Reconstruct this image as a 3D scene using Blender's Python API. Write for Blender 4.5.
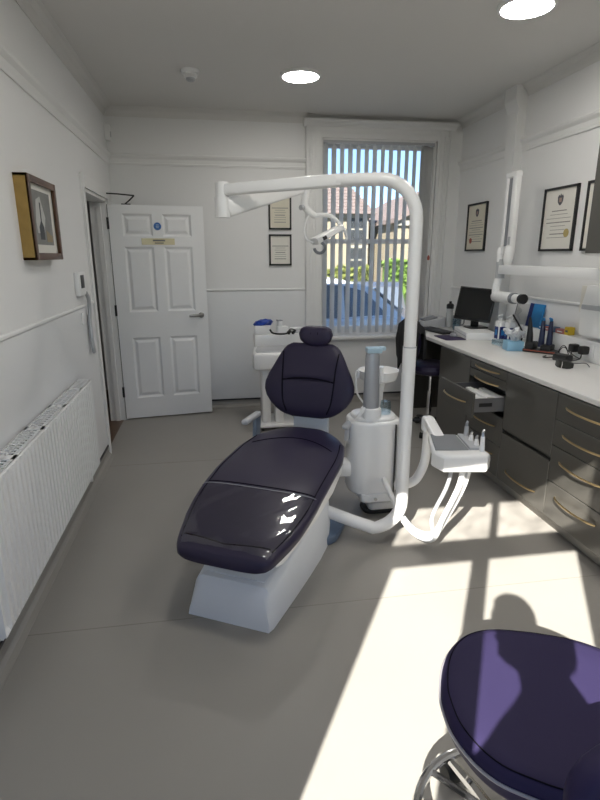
import bpy, bmesh, math, random
from mathutils import Vector, Matrix
random.seed(7)
for o in list(bpy.data.objects): bpy.data.objects.remove(o)
S = bpy.context.scene
C = S.collection
R = math.radians
V = Vector

# ------------------------------------------------------------------ camera
F_PX, PITCH, YAW, ROLL, CAM_H = 528.19, -0.2678, 0.1604, -0.0022, 1.556
fwd = V((math.sin(YAW)*math.cos(PITCH), math.cos(YAW)*math.cos(PITCH), math.sin(PITCH)))
rgt0 = V((math.cos(YAW), -math.sin(YAW), 0)); up0 = rgt0.cross(fwd)
rgt = rgt0*math.cos(ROLL) + up0*math.sin(ROLL); up = up0*math.cos(ROLL) - rgt0*math.sin(ROLL)
cd = bpy.data.cameras.new('camera'); cam = bpy.data.objects.new('camera', cd); C.objects.link(cam)
cd.sensor_fit = 'VERTICAL'; cd.sensor_height = 36; cd.lens = 36*F_PX/800; cd.clip_start = 0.02; cd.clip_end = 300
m = Matrix((rgt, up, -fwd)).transposed().to_4x4(); m.translation = (0, 0, CAM_H)
cam.matrix_world = m; S.camera = cam

# ------------------------------------------------------------------ light
SUN = V((0.60, 1.0, -0.80)).normalized()            # direction the sunlight travels
W = bpy.data.worlds.new('world'); S.world = W; W.use_nodes = True
nt = W.node_tree; nt.nodes.clear()
sky = nt.nodes.new('ShaderNodeTexSky'); sky.sky_type = 'NISHITA'; sky.sun_disc = False
sky.sun_elevation = R(34.5); sky.sun_rotation = math.atan2(-SUN.x, -SUN.y); sky.ozone_density = 4.0; sky.dust_density = 0.; sky.air_density = .8
bg = nt.nodes.new('ShaderNodeBackground'); bg.inputs['Strength'].default_value = 0.24
wo = nt.nodes.new('ShaderNodeOutputWorld')
nt.links.new(sky.outputs[0], bg.inputs[0]); nt.links.new(bg.outputs[0], wo.inputs[0])
sd = bpy.data.lights.new('sun', 'SUN'); sd.energy = 20; sd.angle = R(.4); sd.color = (1, .95, .87)
so = bpy.data.objects.new('sun', sd); C.objects.link(so)
so.rotation_euler = SUN.to_track_quat('-Z', 'Y').to_euler(); so.location = (-3, -5, 6)
LAMP = 52.0                                          # emission of the ceiling panels
vs = S.view_settings; vs.view_transform = 'Standard'; vs.look = 'None'; vs.gamma = 1; vs.use_curve_mapping = False
vs.exposure = 0.22

# ------------------------------------------------------------------ helpers
def hexc(r, g, b):
    f = lambda c: ((c/255+.055)/1.055)**2.4 if c > 10 else c/255/12.92
    return (f(r), f(g), f(b), 1)
MATS = {}
def mat(name, col, rough=.5, metal=0., spec=.5, noise=0., nscale=8., bump=0., bscale=60., coat=0., sheen=0., emit=None, alpha=None):
    if name in MATS: return MATS[name]
    m = bpy.data.materials.new(name); m.use_nodes = True; MATS[name] = m
    t = m.node_tree; b = t.nodes['Principled BSDF']
    if len(col) == 3: col = (*col, 1)
    b.inputs['Base Color'].default_value = col; b.inputs['Roughness'].default_value = rough
    b.inputs['Metallic'].default_value = metal; b.inputs['Specular IOR Level'].default_value = spec
    b.inputs['Coat Weight'].default_value = coat; b.inputs['Coat Roughness'].default_value = .12
    if sheen: b.inputs['Sheen Weight'].default_value = sheen
    tc = t.nodes.new('ShaderNodeTexCoord')
    if noise:
        n = t.nodes.new('ShaderNodeTexNoise'); n.inputs['Scale'].default_value = nscale; n.inputs['Detail'].default_value = 5
        t.links.new(tc.outputs['Object'], n.inputs['Vector'])
        r = t.nodes.new('ShaderNodeMapRange'); r.inputs['To Min'].default_value = 1-noise; r.inputs['To Max'].default_value = 1+noise
        t.links.new(n.outputs['Fac'], r.inputs['Value'])
        x = t.nodes.new('ShaderNodeVectorMath'); x.operation = 'SCALE'; x.inputs[0].default_value = col[:3]
        t.links.new(r.outputs[0], x.inputs['Scale']); t.links.new(x.outputs[0], b.inputs['Base Color'])
    if bump:
        n2 = t.nodes.new('ShaderNodeTexNoise'); n2.inputs['Scale'].default_value = bscale; n2.inputs['Detail'].default_value = 3
        t.links.new(tc.outputs['Object'], n2.inputs['Vector'])
        bp = t.nodes.new('ShaderNodeBump'); bp.inputs['Strength'].default_value = bump; bp.inputs['Distance'].default_value = .004
        t.links.new(n2.outputs['Fac'], bp.inputs['Height']); t.links.new(bp.outputs[0], b.inputs['Normal'])
    if emit: b.inputs['Emission Color'].default_value = (*emit[0], 1); b.inputs['Emission Strength'].default_value = emit[1]
    return m
def clear(name, tint=(1, 1, 1), gloss=.08, rough=.05, mottle=0.):
    m = bpy.data.materials.new(name); m.use_nodes = True; t = m.node_tree; t.nodes.clear()
    o = t.nodes.new('ShaderNodeOutputMaterial'); mx = t.nodes.new('ShaderNodeMixShader'); mx.inputs[0].default_value = gloss
    tr = t.nodes.new('ShaderNodeBsdfTransparent'); tr.inputs[0].default_value = (*tint, 1)
    gl = t.nodes.new('ShaderNodeBsdfGlossy'); gl.inputs['Roughness'].default_value = rough
    if mottle:
        tc = t.nodes.new('ShaderNodeTexCoord'); n = t.nodes.new('ShaderNodeTexNoise'); n.inputs['Scale'].default_value = 14; n.inputs['Detail'].default_value = 2
        r = t.nodes.new('ShaderNodeMapRange'); r.inputs['From Min'].default_value = .35; r.inputs['From Max'].default_value = .65
        r.inputs['To Min'].default_value = 1-mottle; r.inputs['To Max'].default_value = 1
        t.links.new(tc.outputs['Object'], n.inputs['Vector']); t.links.new(n.outputs['Fac'], r.inputs[0]); t.links.new(r.outputs[0], tr.inputs[0])
    t.links.new(tr.outputs[0], mx.inputs[1]); t.links.new(gl.outputs[0], mx.inputs[2]); t.links.new(mx.outputs[0], o.inputs[0])
    MATS[name] = m; return m

class MB:
    """collects shapes into one mesh"""
    def __init__(s): s.v = []; s.f = []; s.sm = []
    def add(s, vs, fs, smooth=False):
        b = len(s.v); s.v += [tuple(p) for p in vs]; s.f += [tuple(i+b for i in f) for f in fs]; s.sm += [smooth]*len(fs); return s
    def bm(s, bm, smooth=False):
        bm.verts.index_update(); s.add([v.co[:] for v in bm.verts], [[v.index for v in f.verts] for f in bm.faces], smooth); bm.free(); return s
    def box(s, x0, x1, y0, y1, z0, z1, bev=0., seg=2, M=None):
        bm = bmesh.new(); bmesh.ops.create_cube(bm, size=1)
        for v in bm.verts: v.co = V(((x0+x1)/2+v.co.x*(x1-x0), (y0+y1)/2+v.co.y*(y1-y0), (z0+z1)/2+v.co.z*(z1-z0)))
        if bev: bmesh.ops.bevel(bm, geom=bm.edges[:], offset=bev, segments=seg, profile=.5, affect='EDGES')
        if M: bmesh.ops.transform(bm, matrix=M, verts=bm.verts[:])
        return s.bm(bm, bool(bev))
    def prism(s, pts, lo, hi, axis='z', bev=0., seg=2, taper=1.):
        """polygon extruded along an axis; pts are the two other coordinates in order (xyz without axis)"""
        def P(p, h, k=1.):
            a, b = p
            return {'z': (a, b, h), 'y': (a, h, b), 'x': (h, a, b)}[axis]
        cx = sum(p[0] for p in pts)/len(pts); cy = sum(p[1] for p in pts)/len(pts)
        bm = bmesh.new()
        A = [bm.verts.new(P(p, lo)) for p in pts]
        B = [bm.verts.new(P((cx+(p[0]-cx)*taper, cy+(p[1]-cy)*taper), hi)) for p in pts]
        n = len(pts); bm.faces.new(A[::-1]); bm.faces.new(B)
        for i in range(n): bm.faces.new((A[i], A[(i+1) % n], B[(i+1) % n], B[i]))
        bmesh.ops.recalc_face_normals(bm, faces=bm.faces[:])
        if bev:
            caps = [e for e in bm.edges if any(len(f.verts) == n and n != 4 for f in e.link_faces)] if n > 4 else bm.edges[:]
            bmesh.ops.bevel(bm, geom=caps, offset=bev, segments=seg, profile=.5, affect='EDGES')
        return s.bm(bm, bool(bev))
    def loft(s, secs, caps=True, smooth=True, closed=False):
        n = len(secs[0]); vs = [p for q in secs for p in q]; fs = []
        L = len(secs)
        for i in range(L if closed else L-1):
            j = (i+1) % L
            for k in range(n): fs.append((i*n+k, i*n+(k+1) % n, j*n+(k+1) % n, j*n+k))
        if caps and not closed: fs.append(tuple(range(n))[::-1]); fs.append(tuple(range((L-1)*n, L*n)))
        return s.add(vs, fs, smooth)
    def tube(s, pts, r, seg=10, closed=False, smooth=0, caps=True):
        pts = [V(p) for p in pts]
        rs = list(r) if isinstance(r, (list, tuple)) else [r]*len(pts)
        if smooth:
            q = []; qr = []; n = len(pts)
            rng = range(n if closed else n-1)
            for i in rng:
                p0 = pts[i-1] if (i > 0 or closed) else pts[0]*2-pts[1]; p1 = pts[i]; p2 = pts[(i+1) % n]
                p3 = pts[(i+2) % n] if (i+2 < n or closed) else pts[-1]*2-pts[-2]
                for k in range(smooth):
                    t = k/smooth; t2 = t*t; t3 = t2*t
                    q.append(.5*((2*p1)+(-p0+p2)*t+(2*p0-5*p1+4*p2-p3)*t2+(-p0+3*p1-3*p2+p3)*t3))
                    qr.append(rs[i]*(1-t)+rs[(i+1) % n]*t)
            if not closed: q.append(pts[-1]); qr.append(rs[-1])
            pts, rs = q, qr
        n = len(pts); secs = []
        T = (pts[1]-pts[0]).normalized(); nrm = T.orthogonal().normalized()
        for i in range(n):
            if closed: t = (pts[(i+1) % n]-pts[i-1])
            else: t = pts[min(i+1, n-1)]-pts[max(i-1, 0)]
            t = t.normalized() if t.length > 1e-9 else T
            ax = T.cross(t)
            if ax.length > 1e-6: nrm = Matrix.Rotation(T.angle(t), 3, ax.normalized()) @ nrm
            T = t; nrm = (nrm-T*nrm.dot(T)).normalized(); b = T.cross(nrm)
            secs.append([pts[i]+(nrm*math.cos(a)+b*math.sin(a))*rs[i] for a in [2*math.pi*k/seg for k in range(seg)]])
        return s.loft(secs, caps=caps, closed=closed)
    def cyl(s, p0, p1, r0, r1=None, seg=20): return s.tube([p0, p1], [r0, r0 if r1 is None else r1], seg)
    def lathe(s, prof, c=(0, 0, 0), seg=28, M=None, caps=True):
        secs = [[V((c[0]+r*math.cos(2*math.pi*k/seg), c[1]+r*math.sin(2*math.pi*k/seg), c[2]+z)) for k in range(seg)] for r, z in prof]
        if M: secs = [[M @ p for p in q] for q in secs]
        return s.loft(secs, caps=caps)
    def quad(s, *p): return s.add(p, [tuple(range(len(p)))])
    def mesh(s, name, mt, sharp=35):
        me = bpy.data.meshes.new(name); me.from_pydata(s.v, [], s.f)
        me.polygons.foreach_set('use_smooth', s.sm); me.update()
        if any(s.sm): me.set_sharp_from_angle(angle=R(sharp))
        me.materials.append(mt); return me
    def build(s, name, mt, parent=None, sharp=35, world=False, loc=None):
        me = s.mesh(name, mt, sharp)
        if world and parent: me.transform(ROOT[parent.name].inverted())
        return link(name, me, parent, loc)
ROOT = {}
def link(name, me, parent=None, loc=None, rot=None):
    o = bpy.data.objects.new(name, me); C.objects.link(o)
    if parent: o.parent = parent; ROOT[o.name] = ROOT.get(parent.name, Matrix())
    if loc: o.location = loc
    if rot: o.rotation_euler = rot
    return o
def tag(o, label, cat=None, group=None, kind=None):
    o['label'] = label
    if cat: o['category'] = cat
    if group: o['group'] = group
    if kind: o['kind'] = kind
    return o
def thing(name, label, cat, loc=(0, 0, 0), rz=0., group=None, kind=None):
    o = bpy.data.objects.new(name, None); C.objects.link(o); o.empty_display_size = .1
    o.location = loc; o.rotation_euler = (0, 0, rz)
    ROOT[o.name] = Matrix.Translation(loc) @ Matrix.Rotation(rz, 4, 'Z')
    return tag(o, label, cat, group, kind)
def struct(o, label, cat='wall'): return tag(o, label, cat, kind='structure')
def rrect(x0, x1, y0, y1, r, n=5):
    q = []
    for cx, cy, a in ((x1-r, y1-r, 0), (x0+r, y1-r, 90), (x0+r, y0+r, 180), (x1-r, y0+r, 270)):
        q += [(cx+r*math.cos(R(a+90*k/n)), cy+r*math.sin(R(a+90*k/n))) for k in range(n+1)]
    return q
def sell(n, p):                                        # unit superellipse
    q = []
    for k in range(n):
        a = 2*math.pi*k/n; c, s_ = math.cos(a), math.sin(a)
        q.append((math.copysign(abs(c)**(2/p), c), math.copysign(abs(s_)**(2/p), s_)))
    return q
def interp(tab, t):
    if t <= tab[0][0]: return tab[0][1]
    for (a, u), (b, w) in zip(tab, tab[1:]):
        if t <= b: k = (t-a)/(b-a); return u+(w-u)*k
    return tab[-1][1]

# ------------------------------------------------------------------ materials
m_wall = mat('wall paint', (.79, .79, .785), .75, noise=.015, nscale=2.5, bump=.04, bscale=180)
m_clad = mat('white cladding', (.78, .785, .79), .35, noise=.01, nscale=2)
m_ceil = mat('ceiling paint', (.70, .69, .67), .85, noise=.02, nscale=1.5, bump=.03)
m_trim = mat('trim gloss paint', (.78, .78, .77), .4)
m_door = mat('door paint', (.81, .815, .82), .42, bump=.03, bscale=120)
m_floor = mat('vinyl floor', (.295, .281, .258), .42, noise=.035, nscale=3, bump=.02, bscale=250, spec=.4)
m_seam = mat('floor weld', (.22, .205, .18), .5)
m_wood = mat('hall wood', (.10, .055, .03), .35, noise=.3, nscale=12)
m_hall = mat('hall paint', (.5, .5, .5), .6, noise=.02)
m_white = mat('white enamel', (.86, .86, .855), .28, coat=.3)
m_whiteg = mat('white plastic', (.83, .835, .83), .35)
m_cool = mat('pale blue plastic', (.74, .77, .81), .35, noise=.02)
m_grey = mat('grey plastic', (.22, .23, .25), .45)
m_lgrey = mat('light grey plastic', (.45, .46, .48), .4)
m_black = mat('black plastic', (.012, .012, .013), .38)
m_rub = mat('black rubber', (.02, .02, .02), .7)
m_chrome = mat('chrome', (.72, .72, .73), .12, metal=1)
m_steel = mat('brushed steel', (.5, .5, .5), .3, metal=1)
m_brass = mat('pale brass', (.62, .47, .26), .28, metal=1)
m_uph = mat('purple vinyl', (.024, .019, .046), .36, noise=.06, nscale=6, bump=.06, bscale=300, spec=.35)
m_uph3 = mat('purple stool vinyl', (.027, .021, .062), .55, noise=.05, nscale=6, bump=.05, bscale=300, spec=.14)
m_uph2 = mat('purple seam', (.006, .005, .011), .7, spec=.1)
m_cab = mat('grey gloss cabinet', (.072, .069, .061), .3, coat=.5)
m_top = mat('white worktop', (.74, .73, .71), .25, noise=.02, nscale=30)
m_gold = mat('gilt wood', (.36, .23, .065), .45, metal=.35, noise=.25, nscale=18, bump=.2)
m_dwood = mat('dark red wood', (.09, .04, .02), .4, noise=.3, nscale=10)
m_paper = mat('paper', (.74, .72, .66), .8, noise=.03)
m_cream = mat('cream certificate paper', (.68, .64, .53), .8, noise=.04)
m_ink = mat('ink', (.10, .10, .11), .8)
m_seal = mat('gold seal', (.42, .33, .12), .5)
m_redseal = mat('red seal', (.35, .08, .05), .5)
m_glass = clear('window glass', (.97, .98, .98), .06)
m_glass2 = clear('textured glass', (1, 1, 1), .05, .2, mottle=.22)
m_sheet = clear('clear plastic cover', (.92, .92, .94), .09, .08)
m_clear = clear('clear plastic', (.75, .85, .9), .15, .1)
m_slat = mat('blind fabric', (.80, .80, .80), .8, bump=.1, bscale=400)
_t = m_slat.node_tree; _o = _t.nodes['Material Output']; _tr = _t.nodes.new('ShaderNodeBsdfTranslucent'); _tr.inputs[0].default_value = (.85, .84, .82, 1)
_mx = _t.nodes.new('ShaderNodeMixShader'); _mx.inputs[0].default_value = .5
_t.links.new(_t.nodes['Principled BSDF'].outputs[0], _mx.inputs[1]); _t.links.new(_tr.outputs[0], _mx.inputs[2]); _t.links.new(_mx.outputs[0], _o.inputs[0])
m_lamp = mat('lit diffuser', (1, 1, 1), .5, emit=((1, .965, .905), LAMP))
m_blue = mat('blue plastic bag', (.01, .05, .33), .35)
m_cyan = mat('blue cover', (.02, .22, .52), .45)
m_tissue = mat('pale blue card', (.27, .50, .68), .6)
m_tint = mat('dark tinted lens', (.02, .022, .018), .08)
m_pink = mat('pink card', (.45, .16, .15), .6)
m_yel = mat('yellow card', (.65, .45, .03), .6)
m_dblue = mat('navy print', (.015, .03, .16), .5)

# ------------------------------------------------------------------ room shell
XL, XR, YB, YF, H = -.895, 2.535, 5.47, -.45, 2.84
DY0, DY1, DH = 4.30, 5.175, 2.035                      # doorway in the left wall
o = MB().box(XL-.02, XR+.02, YF, YB, -.05, 0).build('floor', m_floor); struct(o, 'grey vinyl floor with thin weld seams', 'floor')
for y in (2.06, 3.95): MB().box(XL+.03, 1.85, y-.002, y+.002, 0, .0006).build('weld_seam', m_seam, o)
o = MB().box(XL-.15, XR+.15, YF-.05, YB+.25, H, H+.08).build('ceiling', m_ceil); struct(o, 'plain off-white ceiling', 'ceiling')
b = MB().box(XL-.13, XL, YF, DY0, 0, H).box(XL-.13, XL, DY0, DY1, DH, H).box(XL-.13, XL, DY1, YB+.25, 0, H)
wl = struct(b.build('wall_left', m_wall), 'left wall with doorway and radiator')
WX0, WX1, WZ0, WZ1 = 1.10, 2.28, .72, 2.65             # back window opening
b = MB().box(XL-.13, WX0, YB, YB+.25, 0, H).box(WX1, XR+.13, YB, YB+.25, 0, H).box(WX0, WX1, YB, YB+.25, 0, WZ0).box(WX0, WX1, YB, YB+.25, WZ1, H)
wb = struct(b.build('wall_back', m_wall), 'back wall with the tall blind-covered window')
wr = struct(MB().box(XR, XR+.13, YF, YB+.25, 0, H).build('wall_right', m_wall), 'right wall above the long worktop')
FX0, FX1, FZ0, FZ1 = -.885, .90, .55, 2.71
b = MB().box(XL-.13, FX0, YF-.05, YF, 0, H).box(FX1, XR+.13, YF-.05, YF, 0, H).box(FX0, FX1, YF-.05, YF, 0, FZ0).box(FX0, FX1, YF-.05, YF, FZ1, H)
struct(b.build('wall_front', m_wall), 'wall behind the viewer with the sunny front window')
# front window: frame members, lower clear panes, upper textured panes
w2 = tag(thing('window_2', 'sunny front window behind the viewer', 'window', (0, YF, 0)), 'sunny front window behind the viewer', 'window', kind='structure')
fr = MB()
for x0, x1 in ((FX0, -.817), (-.355, -.285), (.25, .375), (.86, FX1)): fr.box(x0, x1, -.05, 0, FZ0, 2.235)
for x0, x1 in ((FX0, -.875), (-.275, -.25), (.26, .30), (.86, FX1)): fr.box(x0, x1, -.05, 0, 2.345, FZ1)
fr.box(FX0, FX1, -.05, 0, 2.225, 2.355).box(FX0, FX1, -.05, 0, FZ0, FZ0+.05)
fr.build('window_frame', m_trim, w2)
for x0, x1 in ((-.817, -.355), (-.285, .25), (.375, .86)): MB().box(x0, x1, -.027, -.023, FZ0+.05, 2.225).build('pane', m_glass, w2)  # third pane, here and above, is added unseen for more sky fill
for x0, x1 in ((-.875, -.275), (-.25, .26), (.30, .86)): MB().box(x0, x1, -.027, -.023, 2.355, FZ1).build('pane', m_glass2, w2)

# mouldings: rails and cornices swept along straight runs
def run(name, prof, p0, p1, nrm, mt, label):
    """prof = (offset from wall, z) list; swept from p0 to p1 (xy), nrm = direction into room"""
    b = MB(); secs = [[V((p[0]+nrm[0]*d, p[1]+nrm[1]*d, z)) for d, z in prof] for p in (p0, p1)]
    b.loft(secs, smooth=False); o = b.build(name, mt); return struct(o, label, 'trim')
ZR = 2.36
rail = [(-.004, ZR), (.010, ZR), (.014, ZR+.018), (.010, ZR+.022), (.012, ZR+.055), (.030, ZR+.075), (.034, ZR+.09), (.028, ZR+.097), (-.004, ZR+.097)]
corn = [(-.004, H-.075), (.004, H-.075), (.010, H-.055), (.026, H-.026), (.055, H-.008), (.075, H-.003), (.075, H+.004), (-.004, H+.004)]
corn2 = [(-.004, H-.03), (.004, H-.03), (.012, H-.014), (.03, H-.004), (.03, H+.004), (-.004, H+.004)]
ZD = 1.218
dado = [(-.004, ZD-.012), (.008, ZD-.012), (.014, ZD-.004), (.014, ZD+.006), (.008, ZD+.012), (-.004, ZD+.012)]
cov = [(-.004, -.002), (.055, -.002), (.055, .003), (.030, .009), (.014, .024), (.008, .05), (.008, .072), (-.004, .072)]
blk = [(-.004, .072), (.014, .072), (.014, .086), (-.004, .086)]
def five(prof, nm, mt, what, n0):
    k = n0
    L_ = (1, 0); B_ = (0, -1); R_ = (-1, 0)
    run(f'{nm}_{k}', prof, (XL, YF), (XL, YB), L_, mt, f'{what} along the left wall')
    run(f'{nm}_{k+1}', prof, (XL, YB), (.955, YB), B_, mt, f'{what} along the back wall left of the window')
    run(f'{nm}_{k+2}', prof, (XR, 4.46), (XR, YB), R_, mt, f'{what} on the right wall between boxed column and window')
    run(f'{nm}_{k+3}', prof, (XR, YF), (XR, 4.318), R_, mt, f'{what} on the right wall nearer than the boxed column')
five(rail, 'trim', m_trim, 'white moulded picture rail', 1)
five(corn, 'trim', m_ceil, 'plain coved cornice', 5)
run('trim_9', corn2, (XL, YB), (XR, YB), (0, -1), m_ceil, 'plain coved cornice above the window')
run('trim_10', dado, (XL, YF), (XL, DY0-.09), (1, 0), m_trim, 'slim dado rail on the left wall above the radiator')
run('trim_11', dado, (XL, YB), (.955, YB), (0, -1), m_trim, 'slim dado rail on the back wall behind the door')
run('trim_12', dado, (XR, 2.2), (XR, 4.318), (-1, 0), m_trim, 'slim dado rail on the right wall over the worktop')
run('trim_13', dado, (XR, 4.46), (XR, YB), (-1, 0), m_trim, 'slim dado rail on the right wall behind the monitor')
run('baseboard_left', cov, (XL, YF), (XL, DY0-.10), (1, 0), m_floor, 'coved vinyl skirting under the radiator')
run('baseboard_back', cov, (XL, YB), (XR, YB), (0, -1), m_floor, 'coved vinyl skirting along the back wall')
run('baseboard_left.001', blk, (XL, YF), (XL, DY0-.10), (1, 0), m_black, 'black capping strip on the left skirting')
run('baseboard_back.001', blk, (XL, YB), (XR, YB), (0, -1), m_black, 'black capping strip on the back skirting')
o = MB().box(XL, .955, YB-.005, YB+.001, .083, ZD-.01).build('cladding_panel', m_clad, wb); o['label'] = 'smooth white cladding below the dado'
o = MB().box(XL-.001, XL+.005, YF, DY0-.10, .083, ZD-.01).build('cladding_panel', m_clad, wl)
o = MB().box(XR-.005, XR+.001, YF, YB, .083, ZD-.01).build('cladding_panel', m_clad, wr)

# boxed pipe column on the right wall
CX = 2.457
b = MB().box(CX, XR+.01, 4.318, 4.46, .86, H)
b.prism([(CX-.035, H), (CX-.035, H-.10), (CX, H-.18), (CX+.02, H-.18), (CX+.02, H)], 4.30, 4.47, 'y')
struct(b.build('trim_14', m_trim), 'boxed-in pipe column with flared top on the right wall', 'column')

# doorway: architrave, lining, hall beyond
b = MB()
b.prism([(XL, DY0-.095), (XL+.020, DY0-.095), (XL+.024, DY0-.06), (XL+.014, DY0-.015), (XL+.014, DY0), (XL, DY0)], 0, DH+.09, 'z')
b.prism([(XL, DH+.09), (XL+.020, DH+.09), (XL+.024, DH+.055), (XL+.014, DH+.012), (XL+.014, DH), (XL, DH)], DY0, YB-.02, 'y') if False else None
b.box(XL, XL+.018, DY0, DY1+.085, DH, DH+.09).box(XL, XL+.018, DY1, DY1+.085, 0, DH)
struct(b.build('trim_15', m_trim), 'white architrave around the doorway', 'door frame')
b = MB().box(XL-.14, XL+.001, DY0-.005, DY0+.025, 0, DH).box(XL-.14, XL+.001, DY1-.025, DY1+.005, 0, DH).box(XL-.14, XL+.001, DY0, DY1, DH-.025, DH+.005)
b.box(XL-.085, XL-.045, DY1-.04, DY1-.02, 0, DH).box(XL-.085, XL-.045, DY0+.02, DY0+.04, 0, DH)
struct(b.build('trim_16', m_trim), 'painted door lining inside the doorway', 'door frame')
b = MB().box(-2.0, -1.95, 3.6, 6.5, 0, H).box(-2.0, XL-.13, 6.45, 6.5, 0, H).box(-2.0, XL-.13, 3.55, 3.6, 0, H).box(-2.0, XL-.13, 3.6, 6.5, 2.6, 2.65).box(XL-.15, XL-.13, YB, 6.5, 0, 2.65)
struct(b.build('wall_hall', m_hall), 'grey hall walls seen through the doorway')
b = MB().box(-2.0, XL-.02, 3.6, 6.5, -.05, -.001)
struct(b.build('floor_hall', m_wood), 'dark wooden hall floor beyond the doorway', 'floor')
b = MB().box(-1.95, -1.93, 5.25, 5.33, 0, 2.1).box(-1.95, -1.93, 6.1, 6.18, 0, 2.1).box(-1.95, -1.93, 5.25, 6.18, 2.02, 2.1)
b.box(-1.95, -1.935, 5.33, 6.1, 0, 2.02)
struct(b.build('door_2', m_trim), 'closed white door across the hall', 'door')

# back window: stepped architrave with cornice head, sill, sashes, glass
b = MB()
for s, x0, x1 in ((1, .945, WX0+.005), (-1, WX1-.005, 2.42)):
    w = x1-x0
    b.box(x0, x1, YB-.022, YB, .0, 2.74)
    for k, (u0, u1, d) in enumerate(((.0, .12, .042), (.22, .30, .032), (.40, .48, .032), (.60, .78, .034), (.88, 1., .028))):
        if s < 0: u0, u1 = 1-u1, 1-u0
        b.box(x0+w*u0, x0+w*u1, YB-d, YB-.01, .0, 2.74)
b.box(.945, 2.42, YB-.025, YB, WZ1-.005, 2.74)
b.box(.945, 2.42, YB-.032, YB-.01, 2.69, 2.705)
b.prism([(YB, 2.74), (YB-.04, 2.74), (YB-.05, 2.755), (YB-.085, 2.775), (YB-.09, 2.795), (YB, 2.80)], .92, 2.455, 'x')
b.box(2.42, XR, YB-.03, YB, 0, 2.74)
struct(b.build('trim_17', m_trim), 'deep moulded window surround with cornice head', 'window frame')
w1 = tag(thing('window_1', 'tall sash window behind the vertical blind', 'window', (1.7, YB+.12, WZ0)), 'tall sash window behind the vertical blind', 'window', kind='structure')
b = MB(); b.box(WX0, WX1, YB-.055, YB+.25, WZ0-.03, WZ0+.003, .006); b.build('window_sill', m_trim, w1, world=True)
b = MB(); b.box(WX0-.01, WX0+.02, YB+.0, YB+.25, WZ0, WZ1).box(WX1-.02, WX1+.01, YB, YB+.25, WZ0, WZ1).box(WX0, WX1, YB, YB+.25, WZ1-.02, WZ1+.01)
b.build('window_lining', m_trim, w1, world=True)
ZM = 1.69
for nm, z0, z1, y0 in (('lower_sash', WZ0, ZM+.025, YB+.10), ('upper_sash', ZM-.02, WZ1-.02, YB+.145)):
    b = MB(); x0, x1 = WX0+.02, WX1-.02
    lo = .095 if nm == 'lower_sash' else .045
    b.box(x0, x0+.06, y0, y0+.04, z0, z1).box(x1-.06, x1, y0, y0+.04, z0, z1).box(x0, x1, y0, y0+.04, z0, z0+lo).box(x0, x1, y0, y0+.04, z1-.045, z1)
    s_ = b.build(nm, m_trim, w1, world=True)
    MB().box(x0+.05, x1-.05, y0+.018, y0+.022, z0+lo-.01, z1-.035).build('pane', m_glass, s_, world=True)

# vertical blind
vb = thing('vertical_blind', 'grey vertical slat blind half open across the back window', 'blind', (1.7, YB+.03, WZ1))
MB().box(WX0+.01, WX1-.01, YB+.005, YB+.05, WZ1-.045, WZ1-.003, .003).build('headrail', m_lgrey, vb, world=True)
me = MB()
sec = []
for z in (0, 1.845):
    q = [(-.0445+.089*k/6, .004*math.sin(math.pi*k/6)) for k in range(7)]
    sec.append([V((x, y, -z)) for x, y in q] + [V((x, y+.0008, -z)) for x, y in q[::-1]])
me = me.loft(sec, smooth=False).mesh('slat', m_slat)
n = 13
for k in range(n):
    x = WX0+.05+k*.083
    o = link('slat', me, vb, (x-1.7, 0, -.055), (0, 0, R(47+random.uniform(-3, 3))))
    b = MB().box(-.008, .008, -.003, .003, -.02, .012).build('slat_hanger', m_whiteg, o)
for x, a in ((WX1-.125, 30), (WX1-.09, 26), (WX1-.055, 24), (WX1-.04, 28)):
    o = link('slat', me, vb, (x-1.7, .004, -.055), (0, 0, R(a)))
b = MB(); pts = []
b.tube([(WX0+.03, YB+.0, WZ1-1.885), (1.7, YB+.0, WZ1-1.9), (WX1-.03, YB+.0, WZ1-1.885)], .0015, 5, smooth=6)
b.build('bottom_chain', m_whiteg, vb, world=True)
b = MB().tube([(WX1-.03, YB+.01, WZ1-.04), (WX1-.032, YB+.005, 1.35), (WX1-.022, YB+.005, 1.33), (WX1-.018, YB+.01, WZ1-.04)], .0016, 5)
b.build('control_chain', m_whiteg, vb, world=True)
o = MB().lathe([(.001, 0), (.012, .006), (.014, .03), (.006, .05), (.001, .052)], (WX1-.03, YB-.02, 1.50)).build('blind_weight', m_redseal); tag(o, 'small red tag hanging on the blind cord', 'tag')

# ------------------------------------------------------------------ door leaf (six panels), opened against the back wall
HX, HY = XL+.008, 5.155
DA = math.atan2(.115, .845); DW, DT = .838, .044
dr = tag(thing('door_1', 'open white six-panel door with brass plate and lever handle', 'door', (HX, HY, .012), DA), 'open white six-panel door with brass plate and lever handle', 'door', kind='structure')
ZT = 1.98
xs = [(.115, .375), (.463, .723)]; zs = [(.20, .79), (1.03, 1.62), (1.71, 1.905)]
b = MB()
# leaf as stiles and rails so the panels sit recessed
b.box(0, xs[0][0], 0, DT, 0, ZT).box(xs[0][1], xs[1][0], 0, DT, 0, ZT).box(xs[1][1], DW, 0, DT, 0, ZT)
for x0, x1 in xs:
    for z0, z1 in ((0, zs[0][0]), (zs[0][1], zs[1][0]), (zs[1][1], zs[2][0]), (zs[2][1], ZT)): b.box(x0, x1, 0, DT, z0, z1)
lf = b.build('leaf', m_door, dr)
for x0, x1 in xs:
    for z0, z1 in zs:
        p = MB(); q = [[(x0, z0), (x1, z0), (x1, z1), (x0, z1)]]
        def ring(ins, y): return [V((x0+ins, y, z0+ins)), V((x1-ins, y, z0+ins)), V((x1-ins, y, z1-ins)), V((x0+ins, y, z1-ins))]
        p.loft([ring(0, .036), ring(0, .0), ring(.018, .013), ring(.026, .013), ring(.05, .003)], smooth=False)
        p.build('panel', m_door, lf)
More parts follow.
